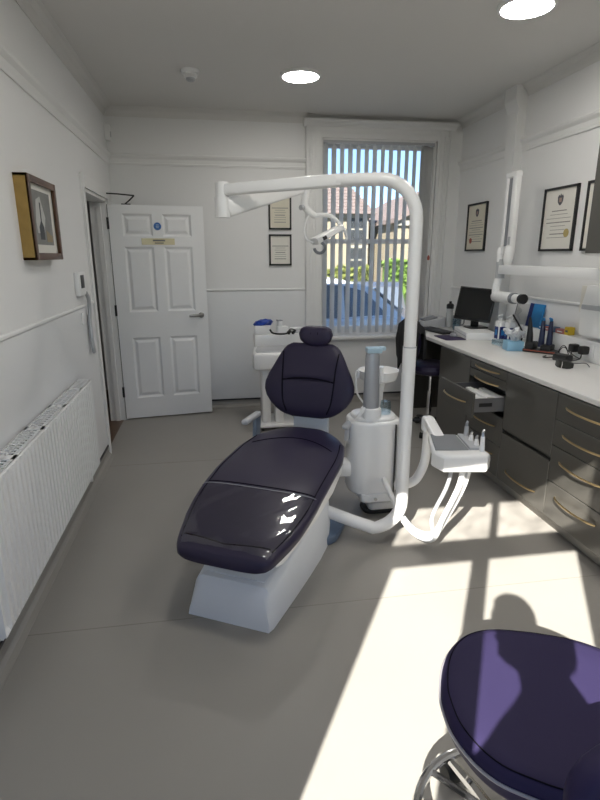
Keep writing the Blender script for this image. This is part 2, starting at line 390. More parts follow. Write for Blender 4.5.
b = MB().box(.27, .565, -.004, .001, 1.638, 1.694, .001, 1); pl = b.build('name_plate', mat('polished brass plate', (.55, .48, .32), .42, metal=.9), dr)
b = MB().box(.37, .48, -.0052, -.003, 1.668, 1.682).box(.385, .465, -.0052, -.003, 1.648, 1.658); b.build('engraving', m_ink, pl)
Mx = Matrix.Rotation(R(90), 4, 'X')
b = MB().lathe([(.034, 0), (.034, .002), (.033, .003)], M=Matrix.Translation((.419, .0, 1.80)) @ Mx, seg=24); ds = b.build('door_sign', mat('sign blue', (.02, .12, .38), .4), dr)
b = MB()
for k, (w, z) in enumerate(((.022, .012), (.03, .0), (.022, -.012))): b.box(.419-w/2, .419+w/2, -.0042, -.002, 1.80+z-.0025, 1.80+z+.0025)
b.build('lettering', mat('sign white', (.45, .55, .68), .5), ds)
b = MB().lathe([(.027, 0), (.027, .008), (.022, .012), (.010, .013), (.010, .05)], M=Matrix.Translation((.775, 0, .985)) @ Mx, seg=20)
b.tube([(.775, -.048, .985), (.765, -.052, .985), (.70, -.052, .985), (.655, -.05, .983)], [.013, .014, .013, .011], 10)
b.build('lever_handle', mat('satin nickel', (.33, .32, .30), .3, metal=1), dr)
for z in (.22, 1.0, 1.77):
    MB().box(-.016, .004, -.006, .004, z, z+.10).cyl((-.008, -.008, z), (-.008, -.008, z+.10), .006, seg=8).build('hinge', m_black, dr)
for z in (0.,): MB().box(-.004, .0, .0, DT, .0, ZT).build('edge_strip', m_black, dr)
b = MB().tube([(-.06, -.03, 2.07), (.10, -.055, 2.062), (.235, -.028, 2.055)], .006, 6).tube([(.235, -.028, 2.055), (.19, .0, 2.015), (.15, .02, 1.985)], .006, 6)
b.box(-.085, -.02, -.045, -.01, 2.062, 2.09, .004).box(.12, .20, .006, .03, 1.975, 1.99); b.build('closer_arm', m_black, dr)

# ------------------------------------------------------------------ ceiling fittings
def lamp(loc, label, k=1.):
    t = thing('ceiling_light', label, 'light', loc, group='round ceiling lights')
    M_ = Matrix.Rotation(math.pi, 4, 'X') @ Matrix.Diagonal((.88*k, .88*k, 1, 1))
    MB().lathe([(.172, 0), (.172, .012), (.165, .018), (.152, .020), (.152, .006), (.145, .004), (.001, .004)], M=M_, seg=40).build('rim', m_whiteg, t)
    MB().lathe([(.151, .005), (.150, .014), (.14, .017), (.001, .018)], M=M_, seg=40).build('diffuser', m_lamp, t)
lamp((-1.5, 4.3, 2.6), 'small added ceiling light, out of sight, brightening the hall', .3)  # lamp added out of sight so the hall is not dark
lamp((.71, 4.33, H), 'lit round ceiling light nearer the window, in the middle of the ceiling')
lamp((1.72, 3.03, H), 'lit round ceiling light cut by the top edge, over the worktop side')
lamp((.3, 1.9, H), 'added unseen round ceiling light above the viewer on the left side')  # unseen lamp added to fill the room with light
lamp((1.72, .9, H), 'added unseen round ceiling light above the viewer on the right side')  # second unseen lamp, added for the same fill
t = thing('smoke_detector', 'white smoke detector on the ceiling left of the lights', 'detector', (-.09, 4.36, H))
M_ = Matrix.Rotation(math.pi, 4, 'X') @ Matrix.Diagonal((1.2, 1.2, 1.25, 1))
MB().lathe([(.055, 0), (.055, .012), (.05, .02), (.02, .021)], M=M_).build('base', m_whiteg, t)
MB().lathe([(.038, .019), (.040, .026), (.040, .036), (.034, .040), (.020, .042)], M=M_).build('ring', m_whiteg, t)
MB().lathe([(.026, .040), (.026, .052), (.018, .058), (.001, .059)], M=M_).build('sensor_head', m_lgrey, t)
t = thing('alarm_sensor', 'small white alarm sensor high in the back left corner', 'sensor', (XL+.001, 5.44, 2.56))
MB().prism([(0, -.035), (.045, -.02), (.045, .03), (0, .04)], 0, .13, 'z', .006).build('body', m_whiteg, t)
MB().box(.043, .048, -.012, .02, .03, .075, .002).build('lens', m_lgrey, t)

# ------------------------------------------------------------------ radiator
ra = thing('radiator', 'long white ribbed panel radiator on the left wall', 'radiator', (XL, 2.62, .2))
Y0, Y1, Z0, Z1, FX = 1.775, 3.47, .205, .79, -.79
b = MB(); prof = []
pitch_ = .047; y = Y0+.03
prof.append((FX-.016, Y0))
while y < Y1-.03:
    prof += [(FX-.016, y), (FX-.016, y+.010), (FX, y+.018), (FX, y+.039)]; y += pitch_
prof.append((FX-.016, Y1))
zz = [(Z0, .010), (Z0+.012, .0), (Z0+.03, 0), (Z1-.03, 0), (Z1-.012, 0), (Z1, .010)]
vs_ = []; fs_ = []
for j, (z, ins) in enumerate(zz):
    for (x, yy) in prof:
        flat = j in (0, 1, 4, 5)
        vs_.append((FX-.003-ins if flat else x, yy, z))
n = len(prof)
for j in range(len(zz)-1):
    for i in range(n-1): fs_.append((j*n+i, j*n+i+1, (j+1)*n+i+1, (j+1)*n+i))
b.add(vs_, fs_, False)
b.box(FX-.026, FX-.017, Y0, Y1, Z0, Z1)
b.build('front_panel', m_white, ra, world=True)
MB().box(XL+.022, XL+.034, Y0+.01, Y1-.01, Z0, Z1-.01).build('rear_panel', m_white, ra, world=True)
for y0, y1 in ((Y0-.004, Y0), (Y1, Y1+.004)): MB().box(XL+.018, FX-.004, y0, y1, Z0+.01, Z1+.004, .001, 1).build('side_cover', m_white, ra, world=True)
b = MB(); xa, xb = XL+.018, FX-.004
b.box(xa, xa+.012, Y0, Y1, Z1-.001, Z1+.004).box(xb-.012, xb, Y0, Y1, Z1-.001, Z1+.004)
for x in (xa+.0395,): b.box(x-.003, x+.003, Y0, Y1, Z1-.001, Z1+.004)
y = Y0; k = 0
while y < Y1:
    wdt = .05 if k % 10 == 9 else .009
    b.box(xa, xb, y, min(y+wdt, Y1), Z1-.001, Z1+.004); y += wdt+.024; k += 1
b.build('top_grille', m_white, ra, world=True)
MB().box(XL+.04, FX-.022, Y0+.02, Y1-.02, Z1-.05, Z1-.03).build('fin_pack_shade', m_rub, ra, world=True)  # black slab: shade below the grille slots put into the colour
MB().cyl((XL+.05, Y1-.06, Z0-.09), (XL+.05, Y1-.06, Z0+.02), .010, seg=10).build('valve', m_whiteg, ra, world=True)

# ------------------------------------------------------------------ framed picture on the left wall
t = thing('framed_picture', 'deep gilt box frame with a small grey still-life print', 'picture', (XL, 3.05, 1.53))
y0, y1, z0, z1, fx = 2.82, 3.285, 1.535, 1.93, XL+.066
b = MB()
for (a0, a1, c0, c1) in ((y0, y0+.012, z0, z1), (y1-.012, y1, z0, z1), (y0, y1, z0, z0+.012), (y0, y1, z1-.012, z1)): b.box(XL, fx-.004, a0, a1, c0, c1)
b.build('box_sides', m_gold, t, world=True)
def frame_bars(bb, x0, x1, y0, y1, z0, z1, w, bev=.003):
    bb.box(x0, x1, y0, y0+w, z0, z1, bev).box(x0, x1, y1-w, y1, z0, z1, bev).box(x0, x1, y0+w*.9, y1-w*.9, z0, z0+w, bev).box(x0, x1, y0+w*.9, y1-w*.9, z1-w, z1, bev)
b = MB(); frame_bars(b, fx-.014, fx, y0, y1, z0, z1, .034); b.build('front_frame', m_dwood, t, world=True)
MB().box(XL+.03, XL+.046, y0+.02, y1-.02, z0+.02, z1-.02).build('mount', m_paper, t, world=True)
# print: greys with a pale jug and dark bottle, as flat printed shapes
pr = MB().box(XL+.045, XL+.0475, y0+.09, y1-.085, z0+.075, z1-.06).build('print', mat('print grey', (.22, .22, .21), .7, noise=.5, nscale=9), t, world=True)
def flat(poly, x, nm, mt): MB().prism(poly, XL+x, XL+x+.0006, 'x').build(nm, mt, pr, world=True)
yc, zc = y0+.2, z0+.19
flat([(yc-.08, zc-.06), (yc+.03, zc-.06), (yc+.07, zc+.02), (yc+.01, zc+.12), (yc-.06, zc+.10), (yc-.09, zc)], .0477, 'printed_jug', mat('print pale', (.5, .5, .48), .7, noise=.2, nscale=15))
flat([(yc-.045, zc-.09), (yc+.025, zc-.09), (yc+.03, zc-.03), (yc, zc), (yc+.005, zc+.09), (yc-.012, zc+.09), (yc-.015, zc), (yc-.05, zc-.03)], .0485, 'printed_bottle', mat('print dark', (.06, .065, .07), .7, noise=.4, nscale=20))
flat([(yc+.06, zc-.10), (yc+.16, zc-.10), (yc+.16, zc-.07), (yc+.06, zc-.04)], .0485, 'printed_box', mat('print ochre', (.30, .24, .15), .7, noise=.2))

# intercom handset by the door
t = thing('intercom_phone', 'white intercom with dark screen and hanging grey handset by the doorway', 'intercom', (XL, 3.85, 1.29))
MB().box(XL, XL+.034, 3.74, 3.93, 1.295, 1.45, .008).build('body', m_whiteg, t, world=True)
MB().box(XL+.033, XL+.037, 3.775, 3.865, 1.345, 1.43, .003).build('screen', m_black, t, world=True)
b = MB().tube([(XL+.03, 3.90, 1.31), (XL+.035, 3.94, 1.27), (XL+.03, 3.965, 1.20), (XL+.025, 3.96, 1.10), (XL+.03, 3.94, .98), (XL+.035, 3.945, .90), (XL+.03, 3.96, .895), (XL+.022, 3.975, .98), (XL+.02, 3.98, 1.15)], .013, 7, smooth=5)
b.build('handset_cord', m_lgrey, t, world=True)
MB().box(XL, XL+.012, 3.80, 3.88, 1.10, 1.18, .003).build('wall_plate', m_whiteg, t, world=True)

# ------------------------------------------------------------------ dental chair (local +y runs from foot to head, +x to the sitter's left)
CH_A = -math.atan2(.48, .877)
ch = thing('dental_chair', 'reclining dental chair in dark purple vinyl on a pale plinth', 'dental chair', (0, 2.0, 0), CH_A)
XC = -.03
ztop = [(-.07, .375), (0, .415), (.15, .437), (.44, .475), (.75, .50), (1.0, .525), (1.16, .535)]
hw = [(-.065, .185), (-.058, .205), (-.035, .222), (.0, .236), (.05, .252), (.15, .280), (.3, .305), (.6, .32), (.85, .315), (1.0, .285), (1.08, .235), (1.14, .17), (1.16, .12)]
thk = [(-.065, .06), (0, .095), (.15, .085), (.3, .075), (.9, .08), (1.1, .09), (1.16, .06)]
xct = [(-.07, .012), (.1, .010), (.3, -.005), (.6, -.028), (1.2, -.03)]
def seat_pt(t, u, k):                                 # u,k on the unit superellipse
    h = interp(hw, t); th = interp(thk, t); zc = interp(ztop, t)-th/2
    return V((interp(xct, t)+h*u, t, zc+th/2*k))
ts = [-.065, -.055, -.035, -.01, .03, .08, .15, .25, .35, .45, .55, .65, .75, .85, .93, 1.0, 1.05, 1.09, 1.12, 1.145, 1.16]
SE = sell(36, 3.6)
secs = [[seat_pt(t, u, k) for u, k in SE] for t in ts]
b = MB().loft(secs); seat = b.build('seat_cushion', m_uph, ch, 60)
# seams: across the seat and along the sides
def sx(t, x, off=.001):
    h = interp(hw, t); th = interp(thk, t); u = max(-1, min(1, (x-interp(xct, t))/h)); k = (1-abs(u)**3.6)**(1/3.6)
    return V((x, t, interp(ztop, t)-th/2+th/2*k+off))
b = MB().tube([sx(.40+.015*math.cos(3*x), x, 0) for x in [XC-.30+.60*k/16 for k in range(17)]], .0035, 6); b.build('seam', m_uph2, seat)
b = MB().tube([sx(.83+.16*math.cos(2.2*(x-XC)/.3*.7), x, 0) for x in [XC-.24+.48*k/16 for k in range(17)]], .0035, 6); b.build('seam', m_uph2, seat)
for s in (-1, 1):
    b = MB().tube([sx(t, interp(xct, t)+s*(interp(hw, t)*.90), 0) for t in [-.01+.1*k for k in range(11)]], .003, 6, smooth=3); b.build('piping', m_uph2, seat)
b = MB().tube([sx(-.02+.02*abs(x-.012)/.2, x, 0) for x in [.012-.20+.40*k/10 for k in range(11)]], .003, 6); b.build('piping', m_uph2, seat)
# clear protective sheet over the foot end
rows = []
ts2 = [-.04, -.02, 0, .03, .07, .11, .15, .19, .23, .27, .31, .35, .385]
for t in ts2:
    row = []
    for k in range(41):
        f = -1+2*k/40; h = interp(hw, t); u = max(-.97, min(.97, f*.985))
        p = sx(t, interp(xct, t)+h*u, .004)
        p.z += .003*math.sin(t*70+f*3)*math.sin(f*14+t*40)+.004*max(0, math.sin(t*45+f*2.2))**8*max(0, math.sin(f*7+t*20))+.002*random.random()
        if abs(f) > .93: p.z -= .01
        row.append(p)
    rows.append(row)
b = MB(); n = 41
b.add([p for r_ in rows for p in r_], [(i*n+k, i*n+k+1, (i+1)*n+k+1, (i+1)*n+k) for i in range(len(rows)-1) for k in range(n-1)], True)
MB().tube([sx(.388, -.012+.305*f, .005) for f in [-.96+1.92*k/24 for k in range(25)]], .0022, 6).build('cover_hem', mat('cover hem', (.35, .35, .38), .2), seat)
o = b.build('plastic_cover', m_sheet, seat, 80); o['label'] = 'clear crinkled plastic cover over the foot end'
# under-seat shell
def shell_sec(t, w, z0, z1): return [V((interp(xct, t)+w*u, t, (z0+z1)/2+(z1-z0)/2*k)) for u, k in sell(24, 5)]
b = MB().loft([shell_sec(t, interp(hw, t)-.012, z0, interp(ztop, t)-.052) for t, z0 in ((.0, .315), (.05, .305), (.4, .335), (.7, .33), (.95, .33), (1.1, .36))]); b.build('seat_shell', m_whiteg, ch)
b = MB().box(XC-.16, XC+.16, .48, 1.1, .22, .37, .04, 3); b.build('lift_housing', m_cool, ch)
# plinth
def pl_sec(t, w0, w1, z):
    return [V((-w0, t, 0)), V((w0, t, 0)), V((w0*.99, t, .03)), V((w1+.012, t, z-.03)), V((w1, t, z-.008)), V((w1-.02, t, z)), V((-w1+.02, t, z)), V((-w1, t, z-.008)), V((-w1-.012, t, z-.03)), V((-w0*.99, t, .03))]
secs = []
for t, w0, w1, z, sk in ((.0, .195, .15, .155, .045), (.03, .205, .168, .175, .03), (.25, .22, .19, .205, .0), (.45, .23, .205, .25, 0), (.62, .235, .21, .29, 0), (.80, .23, .20, .31, 0), (.92, .20, .17, .30, 0)):
    q = pl_sec(t, w0, w1, z)
    for p in q: p.y += sk*(p.z/z)
    secs.append(q)
b = MB().loft(secs); pb = b.build('plinth', m_cool, ch, 40)
b = MB().prism([(-.145, .075), (.145, .075), (.15, .34), (-.15, .34)], 0, .012, 'z', .003)
o = b.build('plinth_cover', m_cool, pb)
o.location = (0, .012, .165); o.rotation_euler = (math.atan2(.025, .25), 0, 0)
b = MB().prism(rrect(-.06, .27, .72, 1.08, .12), 0, .05, 'z', .012); b.build('floor_flange', mat('dusty blue plastic', (.12, .17, .25), .4), ch)
# back link
MB().box(-.115+XC-.005, .115+XC-.005, 1.245, 1.285, .40, .66, .012).build('back_link', m_cool, ch)
# backrest, leaning back
BA = R(14); B0 = V((-.043, 1.215, .585)); UP = V((0, math.sin(BA), math.cos(BA))); NF = V((0, -math.cos(BA), math.sin(BA)))
bh = [(0, .10), (.012, .15), (.03, .188), (.06, .228), (.10, .263), (.14, .284), (.17, .290), (.21, .286), (.26, .268), (.32, .236), (.38, .206), (.42, .182), (.445, .158), (.458, .128)]
bt = [(0, .03), (.02, .055), (.06, .08), (.2, .095), (.36, .085), (.44, .055), (.458, .03)]
def back_front(s, x):
    h = interp(bh, s); th = interp(bt, s); u = max(-1, min(1, x/h)); k = (1-abs(u)**3.)**(1/3.)
    side = .020*(abs(x)/.28)**2 - .012*math.exp(-((s-.215)/.035)**2) * (1 if False else 0)
    lum = .012*math.exp(-((s-.265)/.03)**2)*(1-min(1, abs(x)/.2)**2) - .010*math.exp(-((s-.228)/.012)**2)*(abs(x) < .16)
    return th/2*k+side+lum
secs = []
for s in [0, .006, .012, .025, .045, .08, .12, .16, .19, .21, .22, .228, .236, .25, .27, .30, .33, .36, .39, .42, .44, .452, .458]:
    h = interp(bh, s); th = interp(bt, s); q = []
    for k in range(21):
        x = h*math.sin(math.pi/2*(-1+k/10)); q.append(B0+UP*s+V((x, 0, 0))+NF*back_front(s, x))
    for k in range(1, 20):
        x = h*math.sin(math.pi/2*(1-k/10)); u = x/h; q.append(B0+UP*s+V((x, 0, 0))-NF*(th/2*(1-abs(u)**3)**(1/3)-.020*(abs(x)/.28)**2))
    secs.append(q)
bk = MB().loft(secs).build('backrest', m_uph, ch, 60)
def bp(s, x): return B0+UP*s+V((x, 0, 0))+NF*(back_front(s, x)+.0012)
for sg in (-1, 1):
    MB().tube([bp(s, sg*x) for s, x in ((.03, .13), (.10, .155), (.20, .165), (.28, .168), (.34, .172), (.40, .178))], .0048, 6, smooth=5).build('seam', m_uph2, bk)
MB().tube([bp(.224+.018*math.cos(x/.165*1.57), x) for x in [-.165+.33*k/16 for k in range(17)]], .0055, 6).build('seam', m_uph2, bk)
MB().box(-.14, .14, 0, .02, -.15, .12, .008, 2, M=Matrix.Translation(B0+UP*.25-NF*.06) @ Matrix.Rotation(-BA, 4, 'X')).build('back_shell', m_cool, ch)
# headrest
H0 = B0+UP*.508+V((.020, 0, 0))+NF*.012
secs = []
for k in range(15):
    f = -1+2*k/14; x = .108*f; hh = .060*(1-abs(f)**2.6)**.5+.004; th = .04*(1-abs(f)**4)**.5+.004; dz = .010*(abs(f)**1.5)-.006
    secs.append([H0+V((x, 0, 0))+UP*(hh*s_+dz)+NF*(th*c_+.014*abs(f)**2) for c_, s_ in sell(20, 2.4)])
hd = MB().loft(secs).build('headrest', m_uph, ch, 60)
for xx in (-.025, .02): MB().tube([H0+V((xx, 0, 0))+UP*(.056*s_)+NF*(.042*c_) for c_, s_ in [(math.cos(a), math.sin(a)) for a in [-1.3+2.6*k/12 for k in range(13)]]], .003, 5).build('seam', m_uph2, hd)
MB().box(H0.x-.035, H0.x+.035, 0, .012, -.07, .0, .003, 1, M=Matrix.Translation((0, B0.y, 0)) @ Matrix.Translation(UP*.50+V((0, 0, B0.z))) @ Matrix.Rotation(-BA, 4, 'X')).build('headrest_bracket', m_steel, ch)
# armrests
for sx_, xo in ((-1, -.36), (1, .235)):
    a = MB().box(xo-.022, xo+.022, .97 if sx_ < 0 else 1.08, 1.19, .575, .605, .012, 3).build('armrest', m_lgrey, ch)
    MB().prism([(1.10, .36 if sx_ < 0 else .50), (1.17, .36 if sx_ < 0 else .50), (1.20, .585), (1.12, .585)], xo-.012, xo+.012, 'x', .004).build('armrest_support', mat('slate plastic', (.16, .20, .26), .4) if sx_ < 0 else m_lgrey, a)

# ------------------------------------------------------------------ delivery unit pillar with spittoon (world coordinates)
un = thing('spittoon_unit', 'white water unit with grey suction column and spittoon bowl beside the chair', 'dental unit', (.92, 2.93, 0))
body = rrect(.765, 1.075, 2.79, 3.08, .11, 6)
b = MB().prism(body, .145, .60, 'z', .02, 3); bo = b.build('body', m_white, un, 40, world=True)
# door on the right front of the body, standing a little proud with a dark gap
b = MB().prism([(1.035, 2.795), (1.082, 2.835), (1.088, 2.90), (1.079, 2.90), (1.076, 2.842), (1.030, 2.803)], .17, .575, 'z', .002); b.build('service_door', m_white, bo, world=True)
MB().box(1.016, 1.020, 2.785, 2.80, .16, .585).build('door_gap', m_black, bo, world=True)
MB().prism(rrect(.82, 1.02, 2.78, 2.95, .03), .105, .155, 'z', .006).build('bottom_cover', m_whiteg, bo, world=True)
MB().cyl((.905, 2.783, .128), (.905, 2.772, .128), .010).build('drain_plug', m_steel, bo, world=True)
b = MB().prism(rrect(.785, 1.055, 2.81, 3.06, .10, 6), .598, .622, 'z', .010, 2, .93); b.build('top_deck', m_white, un, 40, world=True)
b = MB().lathe([(.062, .60), (.062, .655), (.058, .672), (.050, .678)], (.885, 2.87, 0)); b.build('column_socket', m_white, un, world=True)
b = MB().lathe([(.047, .672), (.046, .75), (.040, .98), (.036, 1.0), (.001, 1.003)], (.885, 2.87, 0), 24); sc = b.build('suction_column', mat('silver grey plastic', (.40, .41, .44), .3, metal=.3), un, world=True)
MB().prism([(.845, 2.835), (.93, 2.835), (.945, 2.875), (.925, 2.905), (.85, 2.905)], .998, 1.03, 'z', .008).box(.915, .955, 2.84, 2.88, 1.012, 1.034, .006).build('column_cap', mat('frosted blue plastic', (.42, .58, .68), .3), sc, world=True)
b = MB().lathe([(.001, .805), (.035, .800), (.045, .792), (.075, .80), (.112, .815), (.124, .86), (.126, .872), (.121, .872), (.114, .855), (.10, .835), (.03, .822), (.001, .82)], (.99, 3.08, -.02)); bw = b.build('spittoon_bowl', m_white, un, world=True)
MB().lathe([(.034, .60), (.034, .70), (.045, .785)], (.99, 3.08, -.0)).build('bowl_stem', m_whiteg, un, world=True)
MB().lathe([(.026, .80), (.026, .885), (.022, .893), (.001, .894)], (.965, 2.975, 0)).build('cup_filler', m_white, un, world=True)
MB().tube([(.915, 3.02, .62), (.845, 3.03, .72), (.835, 3.03, .82), (.84, 3.03, .86), (.85, 3.02, .85), (.845, 3.02, .82)], .006, 6, smooth=5).build('rinse_spout', m_white, un, world=True)
MB().lathe([(.03, .62), (.032, .66), (.028, .70)], (.985, 2.90, 0)).build('cup_holder', m_clear, un, world=True)
for xx in (.79, .80): MB().tube([(xx, 2.83, .63), (xx+.015, 2.815, .66), (xx+.035, 2.82, .69)], .006, 6).build('suction_hose', m_whiteg, un, world=True)
MB().box(.48, .80, 2.86, 2.98, .24, .34, .03, 2).build('mounting_arm', m_whiteg, un, world=True)
un.location.z = .02
t = thing('foot_control', 'white and black foot control on the floor under the water unit', 'pedal', (.985, 2.955, 0))
MB().prism(rrect(.87, 1.09, 2.87, 3.03, .05), 0, .022, 'z', .006).build('base', m_rub, t, world=True)
MB().prism(rrect(.90, 1.075, 2.88, 3.01, .03), .02, .065, 'z', .010, 2, .9).build('pedal', m_whiteg, t, world=True)
MB().tube([(.89, 2.96, .04), (.862, 2.93, .09), (.87, 2.92, .12)], .012, 8, smooth=4).build('pedal_loop', m_black, t, world=True)

# ------------------------------------------------------------------ lamp post with operating light
lp = thing('operating_lamp', 'white bent-tube post carrying an overhead operating light', 'lamp', (.985, 2.56, 0))
b = MB()
PX, PY = .985, 2.56
pts = [(.43, 2.73, .20), (.53, 2.70, .165), (.72, 2.60, .115), (.825, 2.545, .092)]
for k in range(1, 8):
    a = R(90*k/8); pts.append((.825+.16*math.sin(a), 2.545+.015*math.sin(a), .092+.14*(1-math.cos(a))))
pts += [(PX, PY, .232), (PX, PY, .50), (PX, PY, 1.10)]
b.tube(pts, .0345, 18).build('lower_tube', m_white, lp, world=True)
pts = [(PX, PY, 1.10), (PX, PY, 1.72)]
dx, dy = (.075-PX), (3.10-PY); L_ = math.hypot(dx, dy); dx /= L_; dy /= L_
for k in range(1, 10):
    a = R(90*k/9); pts.append((PX+dx*.19*(1-math.cos(a)), PY+dy*.19*(1-math.cos(a)), 1.72+.19*math.sin(a)))
pts += [(PX+dx*.40, PY+dy*.40, 1.915)]
b = MB().tube(pts, .0315, 18); b.build('upper_tube', m_white, lp, world=True)
b = MB().cyl((PX, PY, 1.098), (PX, PY, 1.104), .035); b.build('tube_joint', m_lgrey, lp, world=True)
E1 = V((PX+dx*.38, PY+dy*.38, 1.915)); E2 = V((.075, 3.10, 1.898))
def bar(p0, p1, w0, h0, w1, h1, bev=.008):
    p0, p1 = V(p0), V(p1); d = (p1-p0).normalized(); s_ = d.cross(V((0, 0, 1))).normalized(); u_ = s_.cross(d)
    q = []
    for p, w, h in ((p0, w0, h0), (p1, w1, h1)): q.append([p+s_*(w*c_)+u_*(h*k_) for c_, k_ in sell(20, 5)])
    return MB().loft(q)
bar(E1, E2+V((.0, 0, 0)), .028, .031, .028, .029).build('boom', m_white, lp, world=True)
MB().lathe([(.036, 1.765), (.036, 1.87), (.038, 1.93), (.034, 1.938), (.001, 1.938)], (E2.x, E2.y, 0)).build('knuckle', m_white, lp, world=True)
A2 = V((.58, 3.27, 1.945)); A1 = V((E2.x+.02, E2.y, 1.808))
bar(A1, A2, .034, .052, .026, .030).build('spring_arm', m_white, lp, world=True)
MB().cyl((A1.x-.02, A1.y, 1.755), (A1.x-.02, A1.y, 1.86), .044).build('knuckle_cover', m_white, lp, world=True)
b = MB().tube([(.564, 3.25, 1.955), (.560, 3.25, 1.88), (.556, 3.25, 1.835), (.585, 3.25, 1.80), (.622, 3.25, 1.778)], [.022, .022, .022, .020, .018], 12, smooth=4); b.build('drop_arm', m_white, lp, world=True)
MB().cyl((.545, 3.235, 1.825), (.528, 3.22, 1.822), .015).build('pivot_knob', m_lgrey, lp, world=True)
MB().tube([(.615, 3.25, 1.781), (.66, 3.25, 1.786), (.71, 3.25, 1.780), (.75, 3.25, 1.755), (.785, 3.25, 1.715), (.805, 3.25, 1.69), (.815, 3.25, 1.645)], [.014, .013, .013, .012, .012, .011, .007], 10, smooth=5).build('yoke', m_white, lp, world=True)
q0 = V((.605, 3.20, 1.632)); q1 = V((.775, 3.25, 1.716)); qm = q0.lerp(q1, .25)
lh = bar(q0, q1, .050, .020, .045, .016).build('lamp_head', m_white, lp, world=True)
MB().box(-.012, .012, -.004, .004, -.010, .010, M=Matrix.Translation(qm+V((.014, -.051, .0))) @ Matrix.Rotation(R(-26), 4, 'Y') @ Matrix.Rotation(R(16), 4, 'Z')).build('switch', m_black, lh, world=True)
b = MB().tube([V((.632, 3.17, 1.605))+V((.032*math.cos(a), .0, .030*math.sin(a)-.008)) for a in [R(75-250*k/14) for k in range(15)]], .009, 8); b.build('grip_handle', m_grey, lp, world=True)
MB().tube([(.59, 3.25, 1.79), (.565, 3.24, 1.76), (.55, 3.23, 1.70), (.56, 3.21, 1.645), (.60, 3.20, 1.625)], .005, 6, smooth=5).build('lamp_cable', m_whiteg, lp, world=True)

# ------------------------------------------------------------------ instrument tray head on its arm
tr = thing('instrument_tray', 'white instrument head with grey pad and hanging hoses, on a curved arm', 'instrument tray', (1.14, 2.3, 0))
b = MB().tube([(.97, 2.60, .30), (1.02, 2.62, .285), (1.09, 2.64, .30), (1.135, 2.65, .37), (1.15, 2.65, .46), (1.15, 2.645, .62)], .026, 12, smooth=5); b.build('arm', m_white, tr, world=True)
b = MB().prism([(1.115, 2.61), (1.18, 2.61), (1.18, 2.675), (1.115, 2.675)], .585, .675, 'z', .018, 3); b.build('arm_knuckle', m_white, tr, world=True)
bar((1.148, 2.63, .65), (1.13, 2.44, .605), .030, .022, .03, .02).build('swing_link', m_white, tr, world=True)
b = MB().prism([(1.09, 2.50), (1.01, 2.25), (1.03, 2.17), (1.225, 2.135), (1.26, 2.16), (1.275, 2.47)], .578, .622, 'z', .016, 3); hb = b.build('head', m_white, tr, 50, world=True)
MB().prism([(1.098, 2.49), (1.03, 2.265), (1.19, 2.235), (1.225, 2.46)], .618, .628, 'z', .004).build('tray_pad', mat('slate grey pad', (.20, .21, .225), .6), hb, world=True)
b = MB().prism([(1.005, 2.25), (1.03, 2.165), (1.23, 2.13), (1.262, 2.165), (1.262, 2.225)], .545, .632, 'z', .018, 3); b.build('front_console', m_white, hb, 50, world=True)
MB().prism([(1.195, 2.24), (1.255, 2.23), (1.27, 2.44), (1.23, 2.455)], .618, .636, 'z', .006).build('holder_rail', m_lgrey, hb, world=True)
for k, (x, y, h_) in enumerate(((1.235, 2.20, .10), (1.243, 2.27, .045), (1.25, 2.34, .04), (1.257, 2.41, .075))):
    c_ = MB().cyl((x, y, .63), (x+.006, y+.012, .63+h_*.7), .013, .010, 10).build('instrument', m_white if k != 3 else m_lgrey, tr, world=True)
    MB().tube([(x+.006, y+.012, .63+h_*.68), (x+.008, y+.016, .63+h_*.9), (x+.016, y+.022, .63+h_)], [.009, .008, .006], 8).build('instrument_tip', m_steel if k != 3 else m_grey, c_, world=True)
hs = [((1.12, 2.25), .0, .010), ((1.165, 2.22), .02, .014), ((1.19, 2.24), .04, .013), ((1.215, 2.26), .06, .016), ((1.235, 2.30), .09, .014)]
for k, ((x, y), d, r_) in enumerate(hs):
    MB().tube([(x, y, .57), (x-.01, y+.03, .42), (x-.05-d*.1, y+.09, .22), (1.10+.1*d, 2.36+d*.4, .08+d*.2), (1.05, 2.46+d*.3, .045+d*.25), (1.0, 2.56+d*.2, .09+d*.3), (.965, 2.68+d*.2, .20), (.955, 2.82, .26)], r_, 8, smooth=7).build('hose', (m_lgrey, m_white, m_lgrey, m_white, m_lgrey)[k], tr, world=True)

tr.location.z = .02
# ------------------------------------------------------------------ cabinets along the right wall
CFX, CZ = 1.86, .835                                   # carcass front plane, underside of worktop
bwm = MB().prism([(1.84, 1.2), (XR, 1.2), (XR, 5.12), (2.10, 5.12), (1.87, 4.80), (1.84, 4.70)], CZ, .865, 'z', .004, 2)
o = bwm.build('worktop', m_top); tag(o, 'long white worktop with sloped far end along the right wall', 'worktop')
def handle(b, y0, y1, z, x):
    n = 12; pts = []
    for k in range(n+1):
        f = k/n; pts.append((x-.004-.032*math.sin(math.pi*f)**.6, y0+(y1-y0)*f, z))
    b.tube(pts, [.0045]+[.006]*(n-1)+[.0045], 8)
    return b
def front(parent, y0, y1, z0, z1, x=CFX, hz=None, mt=m_cab, nm='drawer'):
    g = .0025
    f = MB().box(x-.02, x, y0+g, y1-g, z0+g, z1-g, .002, 1).build(nm, mt, parent, world=True)
    if hz: handle(MB(), (y0+y1)/2-.165, (y0+y1)/2+.165, hz, x-.02).build('handle', m_brass, f, world=True)
    return f
